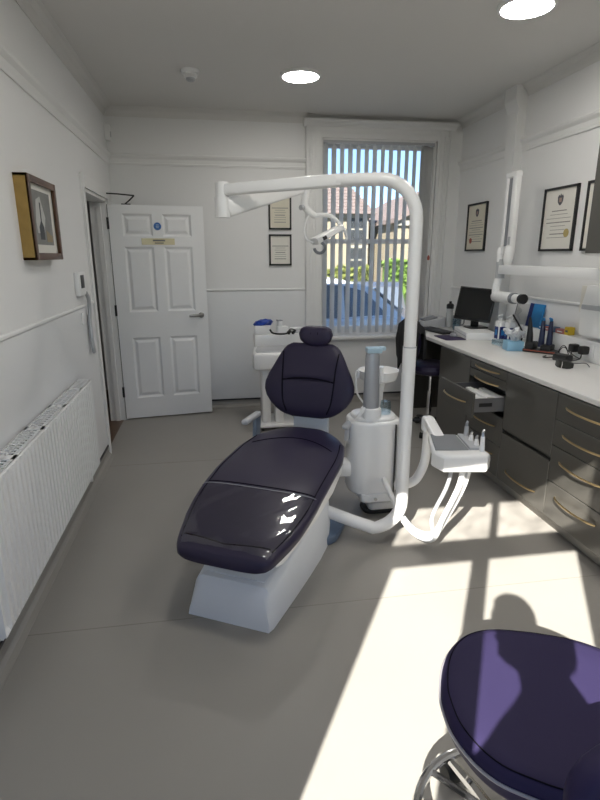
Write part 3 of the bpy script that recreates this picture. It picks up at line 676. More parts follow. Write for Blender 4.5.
def carcass(label, y0, y1, name='base_cabinet'):
    c = thing(name, label, 'cabinet', ((CFX+XR)/2, (y0+y1)/2, 0), group='grey base cabinets along the right wall')
    b = MB(); x0, x1 = CFX+.001, XR-.01
    b.box(x0, x1, y0+.001, y0+.019, .10, CZ).box(x0, x1, y1-.019, y1-.001, .10, CZ).box(x0, x1, y0, y1, .10, .118).box(x1-.01, x1, y0, y1, .10, CZ)
    b.build('carcass', m_cab, c, world=True)
    MB().box(1.915, 1.93, y0, y1, 0, .10).build('plinth_board', mat('plinth grey', (.30, .285, .255), .4), c, world=True)
    return c
c = carcass('base cabinet of four drawers at the right edge of the picture', 2.03, 2.53)
for z0, z1, hz in ((.68, .83, .765), (.53, .68, .61), (.318, .53, .455), (.10, .318, .245)): front(c, 2.03, 2.53, z0, z1, hz=hz)
c = carcass('base cabinet past the right edge with wide drawers', 1.25, 2.03)
for z0, z1, hz in ((.68, .83, .765), (.53, .68, .61), (.318, .53, .455), (.10, .318, .245)): front(c, 1.25, 2.03, z0, z1, hz=hz)
c = carcass('base cabinet with one plain tall front above a single drawer', 2.53, 3.05)
f = front(c, 2.53, 3.05, .45, .83, nm='door'); front(c, 2.53, 3.05, .10, .43, hz=.165+.03)
MB().box(CFX-.001, CFX+.004, 2.54, 3.04, .43, .45).build('finger_gap', m_black, c, world=True)
c = carcass('base cabinet of slim drawers with one pulled open', 3.05, 3.55)
front(c, 3.05, 3.55, .765, .83, hz=.80); front(c, 3.05, 3.55, .70, .765, hz=.717)
front(c, 3.05, 3.55, .32, .52, hz=.44); front(c, 3.05, 3.55, .10, .32, hz=.24)
DX = 1.635
f = front(c, 3.05, 3.55, .535, .70, x=DX, hz=.62); 
b = MB().box(DX, DX+.46, 3.072, 3.084, .565, .655, .002, 1).box(DX, DX+.46, 3.516, 3.528, .565, .655, .002, 1).box(DX, DX+.46, 3.075, 3.525, .562, .57).box(DX+.45, DX+.46, 3.075, 3.525, .565, .66)
b.build('drawer_box', mat('drawer metal', (.16, .16, .165), .35, metal=.3), f, world=True)
MB().box(DX+.04, DX+.13, 3.069, 3.0725, .60, .625).build('side_clip', m_black, f, world=True)
for k in range(5):
    x = DX+.035+k*.050; y = 3.12+.02*(k % 2)
    t = thing('instrument_packet', ['white paper instrument packet at the front of the open drawer', 'white paper packet second from the front of the open drawer', 'white paper packet in the middle of the open drawer', 'white paper packet second from the back of the open drawer', 'white paper packet at the back of the open drawer'][k], 'packet', (x, y, .571), 0., group='packets in the open drawer')
    MB().box(-.022, .022, -.02, .30, 0, .058+.010*(k % 3), .006).build('pouch', m_whiteg, t)
    MB().box(-.024, .024, -.022, -.012, .035, .066+.010*(k % 3), .002, 1).build('flap', m_paper, t)
c = carcass('dark base cabinet with plain doors beside the knee space', 3.55, 4.08)
front(c, 3.55, 4.08, .56, .83, nm='door'); front(c, 3.55, 4.08, .10, .56, nm='door')
o = MB().box(XR-.03, XR-.008, 4.08, 5.075, 0, CZ).build('modesty_panel', m_cab); tag(o, 'dark back panel of the knee space under the worktop', 'panel')
o = MB().box(1.95, XR, 5.08, 5.1, 0, CZ).build('end_panel', m_cab); tag(o, 'dark end panel holding up the far end of the worktop', 'panel')

# wall cupboard, splash ledge, dispenser
c = thing('wall_cupboard', 'dark wall cupboard at the right edge above the worktop', 'cupboard', (2.37, 2.5, 1.565))
MB().box(2.222, XR, 1.9, 2.955, 1.565, 2.36).build('carcass', m_cab, c, world=True)
for y0, y1 in ((1.9, 2.43), (2.43, 2.957)): MB().box(2.20, 2.22, y0+.002, y1-.002, 1.562, 2.362, .002, 1).build('door', m_cab, c, world=True)
o = MB().box(2.445, XR, 2.3, 4.318, .866, 1.005, .004).build('splash_ledge', m_whiteg); tag(o, 'low white boxed ledge along the back of the worktop', 'ledge')
c = thing('towel_dispenser', 'white paper towel dispenser on the wall at the right edge', 'dispenser', (2.46, 3.05, 1.04))
MB().prism([(2.415, 1.04), (XR, 1.04), (XR, 1.36), (2.43, 1.36), (2.40, 1.20)], 2.90, 3.20, 'y', .012, 2).build('case', m_whiteg, c, world=True)
MB().box(2.395, 2.41, 2.92, 3.18, 1.21, 1.24, .002, 1).build('case_lip', m_lgrey, c, world=True)
o = MB().box(XR-.02, XR-.001, 3.21, 3.36, 1.17, 1.35, .004).build('wall_notice', m_paper); tag(o, 'narrow white panel fixed beside the towel dispenser', 'panel')

# ------------------------------------------------------------------ wall X-ray unit
x = thing('xray_machine', 'white wall-mounted dental X-ray arm with folded scissor and tube head', 'x-ray machine', (2.32, 3.4, 1.44))
MB().box(2.285, 2.345, 2.62, 4.12, 1.405, 1.475, .004, 2).build('extension_arm', m_white, x, world=True)
MB().box(2.34, XR-.001, 2.55, 2.70, 1.33, 1.53, .012, 2).build('wall_bracket', m_white, x, world=True)
MB().cyl((2.315, 4.10, 1.37), (2.315, 4.10, 1.52), .036).build('pivot', m_lgrey, x, world=True)
# two folded arms rising from the pivot
def chan(nm, x0, x1, y0, y1, z0, z1, m_): return MB().box(x0, x1, y0, y1, z0, z1, .010, 2).build(nm, m_, x, world=True)
a1 = chan('upper_arm', 2.29, 2.335, 3.945, 4.005, 1.60, 2.15, m_white)
a2 = chan('lower_arm', 2.29, 2.335, 4.06, 4.10, 1.56, 2.15, m_white)
MB().box(2.30, 2.325, 4.0, 4.065, 1.62, 2.12).build('arm_slot', m_grey, x, world=True)
MB().box(2.288, 2.338, 3.942, 4.103, 2.12, 2.165, .012, 3).build('elbow', m_white, x, world=True)
MB().box(2.285, 2.292, 3.955, 3.985, 1.63, 1.69, .002, 1).build('arm_badge', m_lgrey, x, world=True)
MB().tube([(2.312, 3.975, 1.62), (2.31, 3.98, 1.585), (2.31, 3.99, 1.52), (2.312, 4.0, 1.475)], [.036, .042, .038, .026], 14, smooth=4).build('arm_boot', m_white, x, world=True)
MB().tube([(2.305, 4.10, 1.61), (2.30, 4.10, 1.57), (2.303, 4.10, 1.50)], [.024, .030, .026], 12, smooth=4).build('arm_boot', m_white, x, world=True)
MB().tube([(2.315, 4.10, 1.385), (2.305, 4.11, 1.35), (2.30, 4.115, 1.28), (2.305, 4.11, 1.235)], [.026, .030, .032, .034], 14, smooth=4).build('yoke', m_white, x, world=True)
MB().tube([(2.30, 4.13, 1.225), (2.30, 4.11, 1.225), (2.30, 3.86, 1.228), (2.30, 3.84, 1.228)], [.034, .044, .043, .04], 22).build('tube_head', m_white, x, world=True)
MB().tube([(2.30, 3.855, 1.228), (2.30, 3.82, 1.229)], .043, 22).build('collar', m_grey, x, world=True)
MB().tube([(2.30, 3.83, 1.229), (2.30, 3.73, 1.232)], .034, 22).build('cone', m_white, x, world=True)
MB().tube([(2.30, 3.735, 1.232), (2.30, 3.70, 1.233)], .037, 22).build('cone_rim', m_black, x, world=True)

# ------------------------------------------------------------------ certificates
def certificate(label, wall, a0, a1, z0, z1, paper, crest=True, seal=None, rows=9):
    """wall 'R': a = y on the right wall; wall 'B': a = x on the back wall"""
    cx = (a0+a1)/2
    loc = (XR, cx, z0) if wall == 'R' else (cx, YB, z0)
    t = thing('framed_certificate', label, 'certificate', loc, group='framed certificates on the walls')
    def bx(b, u0, u1, w0, w1, d0, d1):
        if wall == 'R': b.box(XR-d1, XR-d0, u0, u1, w0, w1)
        else: b.box(u0, u1, YB-d1, YB-d0, w0, w1)
        return b
    b = MB(); w = .016
    bx(b, a0, a0+w, z0, z1, .0, .02); bx(b, a1-w, a1, z0, z1, .0, .02); bx(b, a0, a1, z0, z0+w, .0, .02); bx(b, a0, a1, z1-w, z1, .0, .02)
    b.build('frame', m_black, t, world=True)
    sh = bx(MB(), a0+w*.5, a1-w*.5, z0+w*.5, z1-w*.5, .001, .010).build('paper', paper, t, world=True)
    W_, H_ = a1-a0, z1-z0
    b = MB(); rnd = random.Random(int(a0*1000))
    for k in range(rows):
        zz_ = z1-H_*(.36+.48*k/rows); ww = W_*rnd.choice((.22, .30, .36, .26)); hh = .0035 if k % 3 else .007
        bx(b, cx-ww, cx+ww, zz_-hh, zz_, .0095, .0106)
    b.build('text_lines', mat('faded ink', (.28, .27, .25), .8), sh, world=True)
    if crest:
        b = MB(); s = W_*.085; zc_ = z1-H_*.20
        pts = [(-1, .6), (-.6, 1.1), (-.35, .8), (0, 1.3), (.35, .8), (.6, 1.1), (1, .6), (.9, -.4), (.4, -1), (0, -1.2), (-.4, -1), (-.9, -.4)]
        q = [(cx+u*s, zc_+v*s) for u, v in pts]
        if wall == 'R': b.prism(q, XR-.0106, XR-.0095, 'x')
        else: b.prism(q, YB-.0106, YB-.0095, 'y')
        b.build('crest', m_ink, sh, world=True)
        b = MB(); bx(b, cx-s*.45, cx+s*.45, zc_-s*.5, zc_+s*.4, .0104, .0112); b.build('crest_shield', mat('crest grey', (.35, .25, .22), .8), sh, world=True)
    if seal:
        u, v, r_, mt_ = seal; b = MB(); q = [(a0+W_*u+r_*math.cos(2*math.pi*k/20), z0+H_*v+r_*math.sin(2*math.pi*k/20)) for k in range(20)]
        if wall == 'R': b.prism(q, XR-.0114, XR-.0095, 'x')
        else: b.prism(q, YB-.0114, YB-.0095, 'y')
        b.build('seal', mt_, sh, world=True)
certificate('large framed certificate with crest and gold seal above the X-ray arm', 'R', 3.535, 3.925, 1.58, 2.03, m_paper, True, (.22, .28, .03, m_seal), 8)
certificate('framed certificate with brown seal half hidden by the wall cupboard', 'R', 3.05, 3.44, 1.58, 2.03, m_paper, False, (.80, .28, .026, m_redseal), 6)
certificate('cream framed certificate with red seal above the monitor', 'R', 4.80, 5.18, 1.59, 2.03, m_cream, True, (.75, .22, .026, m_redseal), 10)
certificate('upper small framed certificate on the back wall behind the lamp arm', 'B', .575, .80, 1.80, 2.12, m_cream, False, None, 7)
certificate('lower small framed certificate on the back wall left of the window', 'B', .575, .80, 1.455, 1.755, m_paper, False, None, 7)

# ------------------------------------------------------------------ things on the worktop
WT = .8655
t = thing('keyboard', 'black computer keyboard at the far end of the worktop', 'keyboard', (2.05, 4.66, WT), R(8))
MB().box(-.07, .07, -.21, .21, 0, .016, .004).build('case', m_black, t)
for i in range(4):
    MB().box(-.058+i*.03, -.034+i*.03, -.20, .20, .015, .022, .002, 1).build('key_row', mat('key black', (.03, .03, .033), .5), t)
o = MB().prism(rrect(1.905, 2.09, 4.13, 4.40, .02), WT, WT+.005, 'z', .001); o = o.build('mouse_mat', mat('deep purple mat', (.035, .022, .07), .7)); tag(o, 'dark purple mouse mat on the worktop edge', 'mouse mat')
t = thing('computer_mouse', 'small grey mouse on the purple mat', 'mouse', (2.05, 4.30, WT+.005))
MB().lathe([(.03, 0), (.034, .008), (.030, .022), (.015, .033), (.001, .036)], seg=18, M=Matrix.Diagonal((.9, 1.5, 1, 1))).build('shell', m_grey, t)
MB().box(-.004, .004, .02, .036, .026, .034, .002, 1).build('wheel', m_black, t)
t = thing('computer_monitor', 'black computer monitor tilted on a white riser', 'monitor', (2.30, 4.34, WT+.06), R(0))
Mm = Matrix.Translation((2.275, 4.40, 1.135)) @ Matrix.Rotation(R(-45), 4, 'Z') @ Matrix.Rotation(R(-14), 4, 'X') @ Matrix.Rotation(R(4), 4, 'Y')
MB().box(-.16, .16, -.012, .024, -.145, .145, .006, 2, M=Mm).build('housing', m_black, t, world=True)
MB().box(-.149, .149, -.0135, -.011, -.127, .136, M=Mm).build('screen', mat('dark screen', (.006, .007, .008), .15), t, world=True)
MB().box(-.035, .035, .022, .04, -.20, .02, .006, 2, M=Matrix.Translation((2.275, 4.40, 1.135)) @ Matrix.Rotation(R(-45), 4, 'Z')).build('stand_neck', m_black, t, world=True)
MB().prism(rrect(2.22, 2.40, 4.34, 4.50, .03), WT+.0605, WT+.072, 'z', .003).build('stand_foot', m_black, t, world=True)
t = thing('monitor_riser', 'white box riser under the monitor', 'riser', (2.25, 4.34, WT), R(-12))
MB().box(-.12, .13, -.24, .20, 0, .059, .004).build('box', m_whiteg, t)
MB().box(-.123, -.119, -.23, .19, .026, .030).build('lid_line', m_lgrey, t)
o = None
t = thing('sports_bottle', 'clear sports bottle with black cap by the window', 'bottle', (2.30, 4.95, WT))
MB().lathe([(.032, 0), (.036, .01), (.036, .13), (.030, .15), (.034, .165), (.032, .185)]).build('body', mat('frosted bottle', (.45, .47, .48), .3), t)
MB().lathe([(.035, .18), (.036, .215), (.028, .225), (.012, .23), (.012, .25), (.001, .252)]).build('cap', m_black, t)
t = thing('water_glass', 'pale glass tumbler standing left of the monitor', 'glass', (2.28, 4.75, WT))
MB().lathe([(.001, .004), (.028, .004), (.034, .10), (.036, .10), (.030, 0), (.001, 0)]).build('tumbler', m_clear, t)
MB().lathe([(.001, .006), (.027, .006), (.030, .05), (.001, .05)]).build('water', mat('pale water', (.35, .45, .5), .1), t)
t = thing('mug', 'dark mug behind the tumbler near the monitor', 'mug', (2.34, 4.86, WT))
MB().lathe([(.001, .004), (.036, .004), (.038, .12), (.042, .12), (.040, 0), (.001, 0)]).build('cup', m_grey, t)
MB().tube([(.04, 0, .10), (.07, 0, .09), (.07, 0, .04), (.04, 0, .025)], .006, 7, smooth=4).build('handle', m_grey, t)
t = thing('desk_phone', 'grey box with dark top at the far end of the worktop', 'box', (2.13, 5.0, WT))
MB().prism([(-.1, 0), (.12, 0), (.12, .10), (-.1, .06)], -.08, .08, 'y', .006).build('case', m_lgrey, t)
MB().box(-.08, .06, -.06, .06, .075, .095, .004, 1, M=Matrix.Rotation(R(-10), 4, 'Y')).build('top', m_grey, t)
def pump(loc, label):
    t = thing('pump_bottle', label, 'bottle', loc, group='hand pump bottles')
    MB().prism(rrect(-.036, .036, -.036, .036, .016), 0, .165, 'z', .010, 2).build('body', m_whiteg, t)
    MB().box(-.0375, .0, -.026, .026, .02, .12, .002, 1).build('label_panel', m_dblue, t)
    MB().box(-.026, .026, -.0375, -.03, .02, .12, .002, 1).build('label_panel', m_dblue, t)
    MB().box(-.0385, -.03, -.012, .012, .05, .095).box(-.012, .012, -.0385, -.03, .05, .095).build('label_mark', m_cyan, t)
    MB().lathe([(.018, .165), (.018, .182), (.008, .184), (.007, .205), (.001, .205)]).build('collar', m_whiteg, t)
    MB().tube([(.006, 0, .207), (-.012, 0, .21), (-.038, -.004, .202)], [.010, .009, .005], 8).build('nozzle', m_whiteg, t)
pump((2.335, 4.045, WT), 'white pump bottle with blue label next to the monitor riser')
pump((2.375, 3.965, WT), 'white pump bottle with blue label on the side nearer the tissues')
t = thing('curing_lamp', 'black gooseneck light with chrome head behind the pump bottles', 'lamp', (2.39, 3.82, WT))
MB().lathe([(.05, 0), (.05, .012), (.03, .02), (.001, .022)]).build('base', m_whiteg, t)
MB().tube([(0, 0, .02), (.0, -.01, .06), (.0, -.02, .09), (-.0, .05, .15), (-.0, .12, .20), (-.0, .15, .22)], .007, 8, smooth=5).build('gooseneck', m_black, t)
MB().tube([(0, -.03, .06), (0, -.02, .11)], [.022, .018], 12).build('head', m_chrome, t)
t = thing('tissue_box', 'pale blue tissue box with a tissue pulled up', 'tissue box', (2.205, 3.62, WT), R(-12))
MB().box(-.06, .06, -.055, .055, 0, .07, .003).build('carton', m_tissue, t)
b = MB(); secs = []
for k in range(7):
    z = .068+.014*k; q = []
    for j in range(18):
        a = 2*math.pi*j/18; rr = (.016+.010*k)*(1+.45*math.sin(5*a+k*.7)+.2*math.sin(9*a))
        q.append(V((rr*math.cos(a)*.8+.01*math.sin(k), rr*math.sin(a)*1.3, z+.012*math.sin(3*a+k)*(k/6))))
    secs.append(q)
b.loft(secs, caps=False).build('tissue', mat('tissue white', (.72, .74, .76), .8), t)
t = thing('plastic_tray', 'clear low tray on the worktop by the tissue box', 'tray', (2.25, 3.80, WT))
MB().box(-.07, .07, -.09, .09, 0, .006, .002, 1).build('tray_base', m_whiteg, t)
b = MB(); b.box(-.07, -.066, -.09, .09, .004, .04).box(.066, .07, -.09, .09, .004, .04).box(-.07, .07, -.09, -.086, .004, .04).box(-.07, .07, .086, .09, .004, .04)
b.build('tray_rim', m_clear, t)
# charging cradle with two handpieces
t = thing('charging_cradle', 'black charging cradle with upright blue-black curing handpieces', 'charger', (2.352, 3.50, WT), R(38))
MB().prism(rrect(-.06, .07, -.13, .12, .03), 0, .022, 'z', .005).build('base', m_black, t)
MB().box(-.05, .06, .04, .10, .02, .07, .008).box(-.05, .06, -.08, -.01, .02, .06, .008).build('sockets', m_black, t)
MB().tube([(0, .085, .05), (.01, .09, .12), (.02, .10, .20), (.02, .105, .245)], [.026, .022, .014, .008], 12, smooth=4).build('handpiece', m_black, t)
for y in (.0, -.055):
    h_ = MB().tube([(0, y, .04), (0, y, .10), (.012, y+.004, .17), (.03, y+.01, .225)], [.022, .021, .017, .012], 12, smooth=4).build('handpiece', mat('blue black plastic', (.012, .018, .055), .3), t)
    MB().tube([(.03, y+.01, .22), (.025, y+.012, .24), (.0, y+.014, .25)], [.012, .012, .006], 8).build('light_tip', m_cyan, h_)
MB().box(-.062, -.05, -.12, .10, .012, .018).build('red_strip', m_redseal, t)
t = thing('cable_coil', 'thin dark cable loop lying behind the charging cradle', 'cable', (2.395, 3.30, WT))
MB().tube([(.03*math.cos(a), .045*math.sin(a), .045+.03*math.sin(a*2)) for a in [2*math.pi*k/16 for k in range(16)]], .003, 6, closed=True, smooth=2).build('loop', m_black, t)
MB().tube([(.03, 0, .045), (.04, -.06, .02), (.03, -.14, .01)], .003, 6, smooth=4).build('tail', m_black, t)
# safety glasses
t = thing('safety_glasses', 'dark tinted wraparound safety glasses lying on the worktop', 'glasses', (2.165, 2.96, WT), R(15))
def lens(yc_, sgn):
    secs = []
    for k in range(9):
        f = k/8; yy = yc_+sgn*(.004+.062*f); hh = .024*(1-(f*.9)**3)**.5+.003; xx = -.02*(1-f*f)-.0
        secs.append([V((xx-.0018, yy, .026-hh*.95)), V((xx+.0018, yy, .026-hh*.95)), V((xx+.006, yy, .028)), V((xx+.0018, yy, .026+hh)), V((xx-.0018, yy, .026+hh)), V((xx+.002, yy, .028))])
    return MB().loft(secs)
lens(0, 1).build('lens', m_tint, t); lens(0, -1).build('lens', m_tint, t)
MB().tube([(-.012, -.066, .045), (-.018, -.03, .052), (-.022, 0, .05), (-.018, .03, .052), (-.012, .066, .045)], .0035, 6, smooth=4).build('brow_bar', m_black, t)
for s in (-1, 1): MB().tube([(-.008, s*.068, .042), (.03, s*.074, .040), (.10, s*.072, .034), (.14, s*.068, .012), (.148, s*.066, .004)], .003, 6, smooth=4).build('temple', m_black, t)
# plugs and sockets
t = thing('double_socket', 'white double wall socket with two black plugs', 'socket', (2.445, 3.17, .90))
MB().box(2.437, 2.445, 3.06, 3.27, .895, .985, .002, 1).build('face_plate', m_whiteg, t, world=True)
for y in (3.12, 3.22):
    p = MB().prism(rrect(y-.026, y+.026, .915, .97, .012), 2.385, 2.438, 'x', .008, 2).build('plug', m_black, t, world=True)
    MB().tube([(2.40, y, .92), (2.385, y-.01, .89), (2.37, y+.02, .873), (2.36, y+.07, .870)], .004, 6, smooth=4).build('flex', m_black, p, world=True)
t = thing('power_adaptor', 'black power adaptor and cable beside the safety glasses', 'adaptor', (2.30, 3.17, WT), R(15))
MB().box(-.035, .035, -.055, .055, 0, .045, .008).build('block', m_black, t)
MB().tube([(-.03, .05, .02), (-.05, .09, .012), (-.02, .14, .006), (.03, .16, .006)], .005, 6, smooth=5).build('lead', m_black, t)
# upright leaflets on the ledge and the row of small boxes
LZ = 1.0055
t = thing('white_leaflet', 'white leaflet with grey drawing standing on the ledge', 'leaflet', (2.49, 4.03, LZ), R(4))
MB().box(-.004, .004, -.085, .085, 0, .165, M=Matrix.Rotation(R(10), 4, 'Y')).build('card', mat('grey leaflet', (.58, .58, .57), .6), t)
b = MB().tube([(-.006, .02, .14), (-.004, -.02, .11), (-.004, .025, .07), (-.003, -.01, .03)], .003, 5, smooth=5); b.build('drawing', m_lgrey, t)
MB().box(-.0055, .0055, .078, .086, 0, .165, M=Matrix.Rotation(R(10), 4, 'Y')).build('dark_border', m_grey, t)
t = thing('blue_booklet', 'bright blue booklet standing on the ledge', 'booklet', (2.48, 3.83, LZ), R(4))
MB().box(-.010, .010, -.085, .075, 0, .18, .002, 1, M=Matrix.Rotation(R(10), 4, 'Y')).build('pages', m_cyan, t)
MB().box(-.0115, -.0095, .03, .076, .0, .18, M=Matrix.Rotation(R(10), 4, 'Y')).build('spine_band', m_dblue, t)
sm = [(3.69, .06, .035, m_cyan, 'small flat blue box on the ledge beside the booklet'), (3.62, .055, .03, m_pink, 'small flat pink box on the ledge, left of the two pink ones'), (3.555, .06, .035, mat('slate blue card', (.12, .2, .32), .6), 'small slate blue box in the middle of the ledge row'), (3.46, .10, .03, m_pink, 'long flat pink box on the ledge'), (3.385, .045, .055, m_yel, 'small upright yellow box on the ledge')]
for y, w, h_, mt_, lb in sm:
    t = thing('small_carton', lb, 'box', (2.485, y, LZ), group='small boxes on the ledge')
    MB().box(-.025, .025, -w/2, w/2, 0, h_, .002, 1).build('carton', mt_, t)
    MB().box(-.0262, -.024, -w*.3, w*.3, h_*.35, h_*.6).build('label_strip', m_ink if mt_ is m_yel else m_whiteg, t)

# ------------------------------------------------------------------ white instrument cart behind the chair
t = thing('instrument_cart', 'white plastic dental cart behind the chair on white columns', 'cart', (.58, 4.72, 0))
MB().prism([(.33, 4.52), (.86, 4.52), (.88, 4.60), (.88, 4.98), (.36, 4.98), (.32, 4.62)], .575, .735, 'z', .03, 3).build('cart_body', m_white, t, world=True)
MB().prism([(.355, 4.545), (.84, 4.545), (.855, 4.61), (.855, 4.86), (.385, 4.86), (.35, 4.64)], .733, .742, 'z', .004).build('tray_mat', m_lgrey, t, world=True)
MB().box(.36, .88, 4.86, 5.0, .70, .85, .02, 2).build('rear_shelf', m_white, t, world=True)
MB().box(.40, .48, 4.62, 4.80, .05, .60, .02, 2).build('column', m_white, t, world=True)
MB().box(.52, .60, 4.62, 4.80, .05, .60, .02, 2).build('column', m_white, t, world=True)
MB().box(.70, .80, 4.62, 4.80, .05, .60, .02, 2).build('column', m_white, t, world=True)
MB().box(.36, .84, 4.56, 4.92, .035, .07, .012, 2).build('foot_frame', m_white, t, world=True)
for xx, yy in ((.40, 4.60), (.80, 4.60), (.40, 4.88), (.80, 4.88)): MB().cyl((xx-.01, yy, .022), (xx+.01, yy, .022), .022, seg=14).build('castor', m_rub, t, world=True)
t = thing('paper_roll_box', 'white carton with a crumpled blue bag on top, on the cart', 'box', (.44, 4.92, .851))
MB().box(-.07, .07, -.05, .05, 0, .075, .004).build('carton', m_whiteg, t)
secs = []
for k in range(9):
    f = -1+2*k/8; q = []
    for j in range(14):
        a = 2*math.pi*j/14; rr = (1-abs(f)**3)**.5*(.034+.010*math.sin(3*a+k)+.006*math.sin(7*a+k*2))
        q.append(V((.095*f+.01, rr*math.cos(a)*1.2, .098+rr*math.sin(a)*.85+.012*f)))
    secs.append(q)
MB().loft(secs).build('bag', m_blue, t)
t = thing('white_carton', 'small white carton on the rear shelf of the cart', 'box', (.63, 4.94, .851), R(10))
MB().box(-.05, .05, -.04, .04, 0, .06, .004).build('carton', m_whiteg, t)
MB().box(-.045, -.005, -.03, .03, .058, .115, .006).build('dispenser', m_whiteg, t)
MB().box(-.048, -.002, -.033, .033, .112, .12, .002, 1).build('lid', m_grey, t)
t = thing('magnifying_loupes', 'black loupes with strap lying on the cart', 'loupes', (.60, 4.83, .851), R(8))
MB().tube([(-.10, .0, .05), (-.08, -.01, .02), (-.03, -.02, .008), (.04, -.03, .008), (.08, -.02, .02)], .009, 7, smooth=4).build('strap', m_black, t)
for xx in (.07, .11): MB().cyl((xx, -.03, .012), (xx+.01, -.06, .035), .016, .012, 12).build('eyepiece', m_black, t)
MB().tube([(.06, -.02, .02), (.10, 0, .045), (.15, .0, .03)], .006, 6, smooth=4).build('frame', m_black, t)
t = thing('paper_bowl', 'pale rounded dish at the right end of the cart shelf', 'dish', (.76, 4.92, .851))
MB().lathe([(.03, 0), (.05, .02), (.06, .045), (.056, .045), (.03, .012), (.001, .01)]).build('dish', m_whiteg, t)

# ------------------------------------------------------------------ assistant stool at the far knee space
def castor_base(t, r_, zc_, mt_, n=5, a0=20):
    hub = MB().lathe([(.03, zc_-.02), (.036, zc_), (.03, zc_+.035), (.001, zc_+.035)]).build('hub', mt_, t)
    for k in range(n):
        a = R(a0+360*k/n); e = V((r_*math.cos(a), r_*math.sin(a), zc_-.02))
        MB().tube([(0, 0, zc_+.01), (e.x*.6, e.y*.6, zc_+.005), e], [.018, .015, .012], 8).build('spoke', mt_, t)
        cst = MB().cyl((e.x-.018*math.sin(a), e.y+.018*math.cos(a), .028), (e.x+.018*math.sin(a), e.y-.018*math.cos(a), .028), .028, seg=16).build('castor', m_rub, t)
        MB().cyl((e.x, e.y, .028), (e.x, e.y, zc_-.01), .008, seg=8).build('castor_stem', m_steel, cst)
t = thing('assistant_stool', 'purple stool with black jacket over its back in the far knee space', 'stool', (1.89, 4.36, 0))
castor_base(t, .24, .09, m_black)
MB().cyl((0, 0, .11), (0, 0, .38), .022).build('gas_column', m_chrome, t)
MB().cyl((0, 0, .36), (0, 0, .545), .014).build('piston', m_chrome, t)
MB().lathe([(.001, .545), (.17, .545), (.195, .56), (.205, .59), (.195, .62), (.16, .635), (.001, .64)], seg=32).build('seat', m_uph, t)
MB().tube([(-.10, .0, .55), (-.18, .02, .55), (-.21, .03, .62), (-.21, .03, .80)], .012, 8, smooth=4).build('back_bar', m_steel, t)
secs = []
for k in range(9):
    f = -1+2*k/8; hh = .15*(1-abs(f)**4)**.5+.01; cx_ = -.185-.03*(1-f*f)
    secs.append([V((cx_+.03*c_*(1-abs(f)**6)**.5, .02+.2*f, .84+hh*s_)) for c_, s_ in sell(16, 3)])
MB().loft(secs).build('backrest', m_uph, t)
t2 = thing('black_jacket', 'black jacket draped over the back of the far stool', 'jacket', (1.68, 4.38, .56))
secs = []
for k in range(13):
    f = -1+2*k/12; w = .045+.012*math.sin(k*2.1); zt = 1.035-.05*abs(f)**2; zb = .56+.05*math.sin(k*1.7)+.06*abs(f)
    yy = 4.38+.225*f
    secs.append([V((1.635-w, yy, zb)), V((1.622-w, yy, (zb+zt)/2)), V((1.635-w*.8, yy, zt-.03)), V((1.635, yy, zt)), V((1.635+w*.8, yy, zt-.03)), V((1.647+w, yy, .82)), V((1.640+w, yy, .70)), V((1.628+w*.8, yy, .70)), V((1.635+w*.6, yy, zt-.06)), V((1.635-w*.6, yy, zt-.06)), V((1.645-w, yy, zb))])
secs = [[p+V((.055, 0, 0)) for p in q] for q in secs]
MB().loft(secs).build('jacket_cloth', mat('black cloth', (.010, .010, .012), .85), t2, 70, world=True)
MB().tube([(1.655, 4.20, 1.0), (1.64, 4.18, .88), (1.645, 4.19, .74), (1.65, 4.20, .64)], [.035, .04, .036, .032], 10, smooth=4).build('sleeve', MATS['black cloth'], t2, world=True)

# ------------------------------------------------------------------ foreground stool (operator's saddle stool)
fs = thing('operator_stool', 'large purple padded stool with chrome foot ring in the near right corner', 'stool', (.78, .83, 0))
outl = [(.472, .85), (.478, .91), (.49, .955), (.528, 1.03), (.575, 1.085), (.635, 1.12), (.70, 1.125), (.767, 1.108), (.83, 1.085), (.90, 1.05), (.955, 1.0), (1.0, .93), (1.02, .85), (1.01, .77), (.97, .70), (.90, .645), (.80, .62), (.70, .63), (.61, .665), (.555, .70), (.513, .735), (.485, .785)]
cx_, cy_ = .745, .87
def seat_ring(k, z): return [V((cx_+(x_-cx_)*k, cy_+(y_-cy_)*k, z)) for x_, y_ in SM]
SM = []
n = len(outl)
for i in range(n):
    p0, p1, p2, p3 = [V(outl[(i+j-1) % n]).to_2d() for j in range(4)] if False else [V((*outl[(i+j-1) % n], 0)) for j in range(4)]
    for k in range(4):
        u = k/4; q = .5*((2*p1)+(-p0+p2)*u+(2*p0-5*p1+4*p2-p3)*u*u+(-p0+3*p1-3*p2+p3)*u**3); SM.append((q.x, q.y))
secs = [seat_ring(.86, .495), seat_ring(.93, .50), seat_ring(.965, .515), seat_ring(.985, .54), seat_ring(1.0, .552), seat_ring(.992, .565), seat_ring(.975, .574), seat_ring(.94, .581), seat_ring(.85, .586), seat_ring(.6, .587), seat_ring(.3, .586)]
st = MB().loft(secs).build('seat', m_uph3, fs, 60, world=True)
pp = seat_ring(1.002, .549)
MB().tube(pp, .0042, 6, closed=True).build('piping', mat('pewter piping', (.30, .29, .32), .3), st, world=True)
pp = seat_ring(.945, .5805); MB().tube(pp, .0016, 6, closed=True).build('stitch_seam', m_uph2, st, world=True)
MB().prism([(x_, y_) for x_, y_ in [(cx_+(x_-cx_)*.8, cy_+(y_-cy_)*.8) for x_, y_ in outl]], .475, .497, 'z').build('seat_pan', m_black, fs, world=True)
SCX, SCY = .70, .90
MB().cyl((SCX, SCY, .12), (SCX, SCY, .36), .026).build('gas_column', m_black, fs, world=True)
MB().cyl((SCX, SCY, .34), (SCX, SCY, .48), .016).build('piston', m_chrome, fs, world=True)
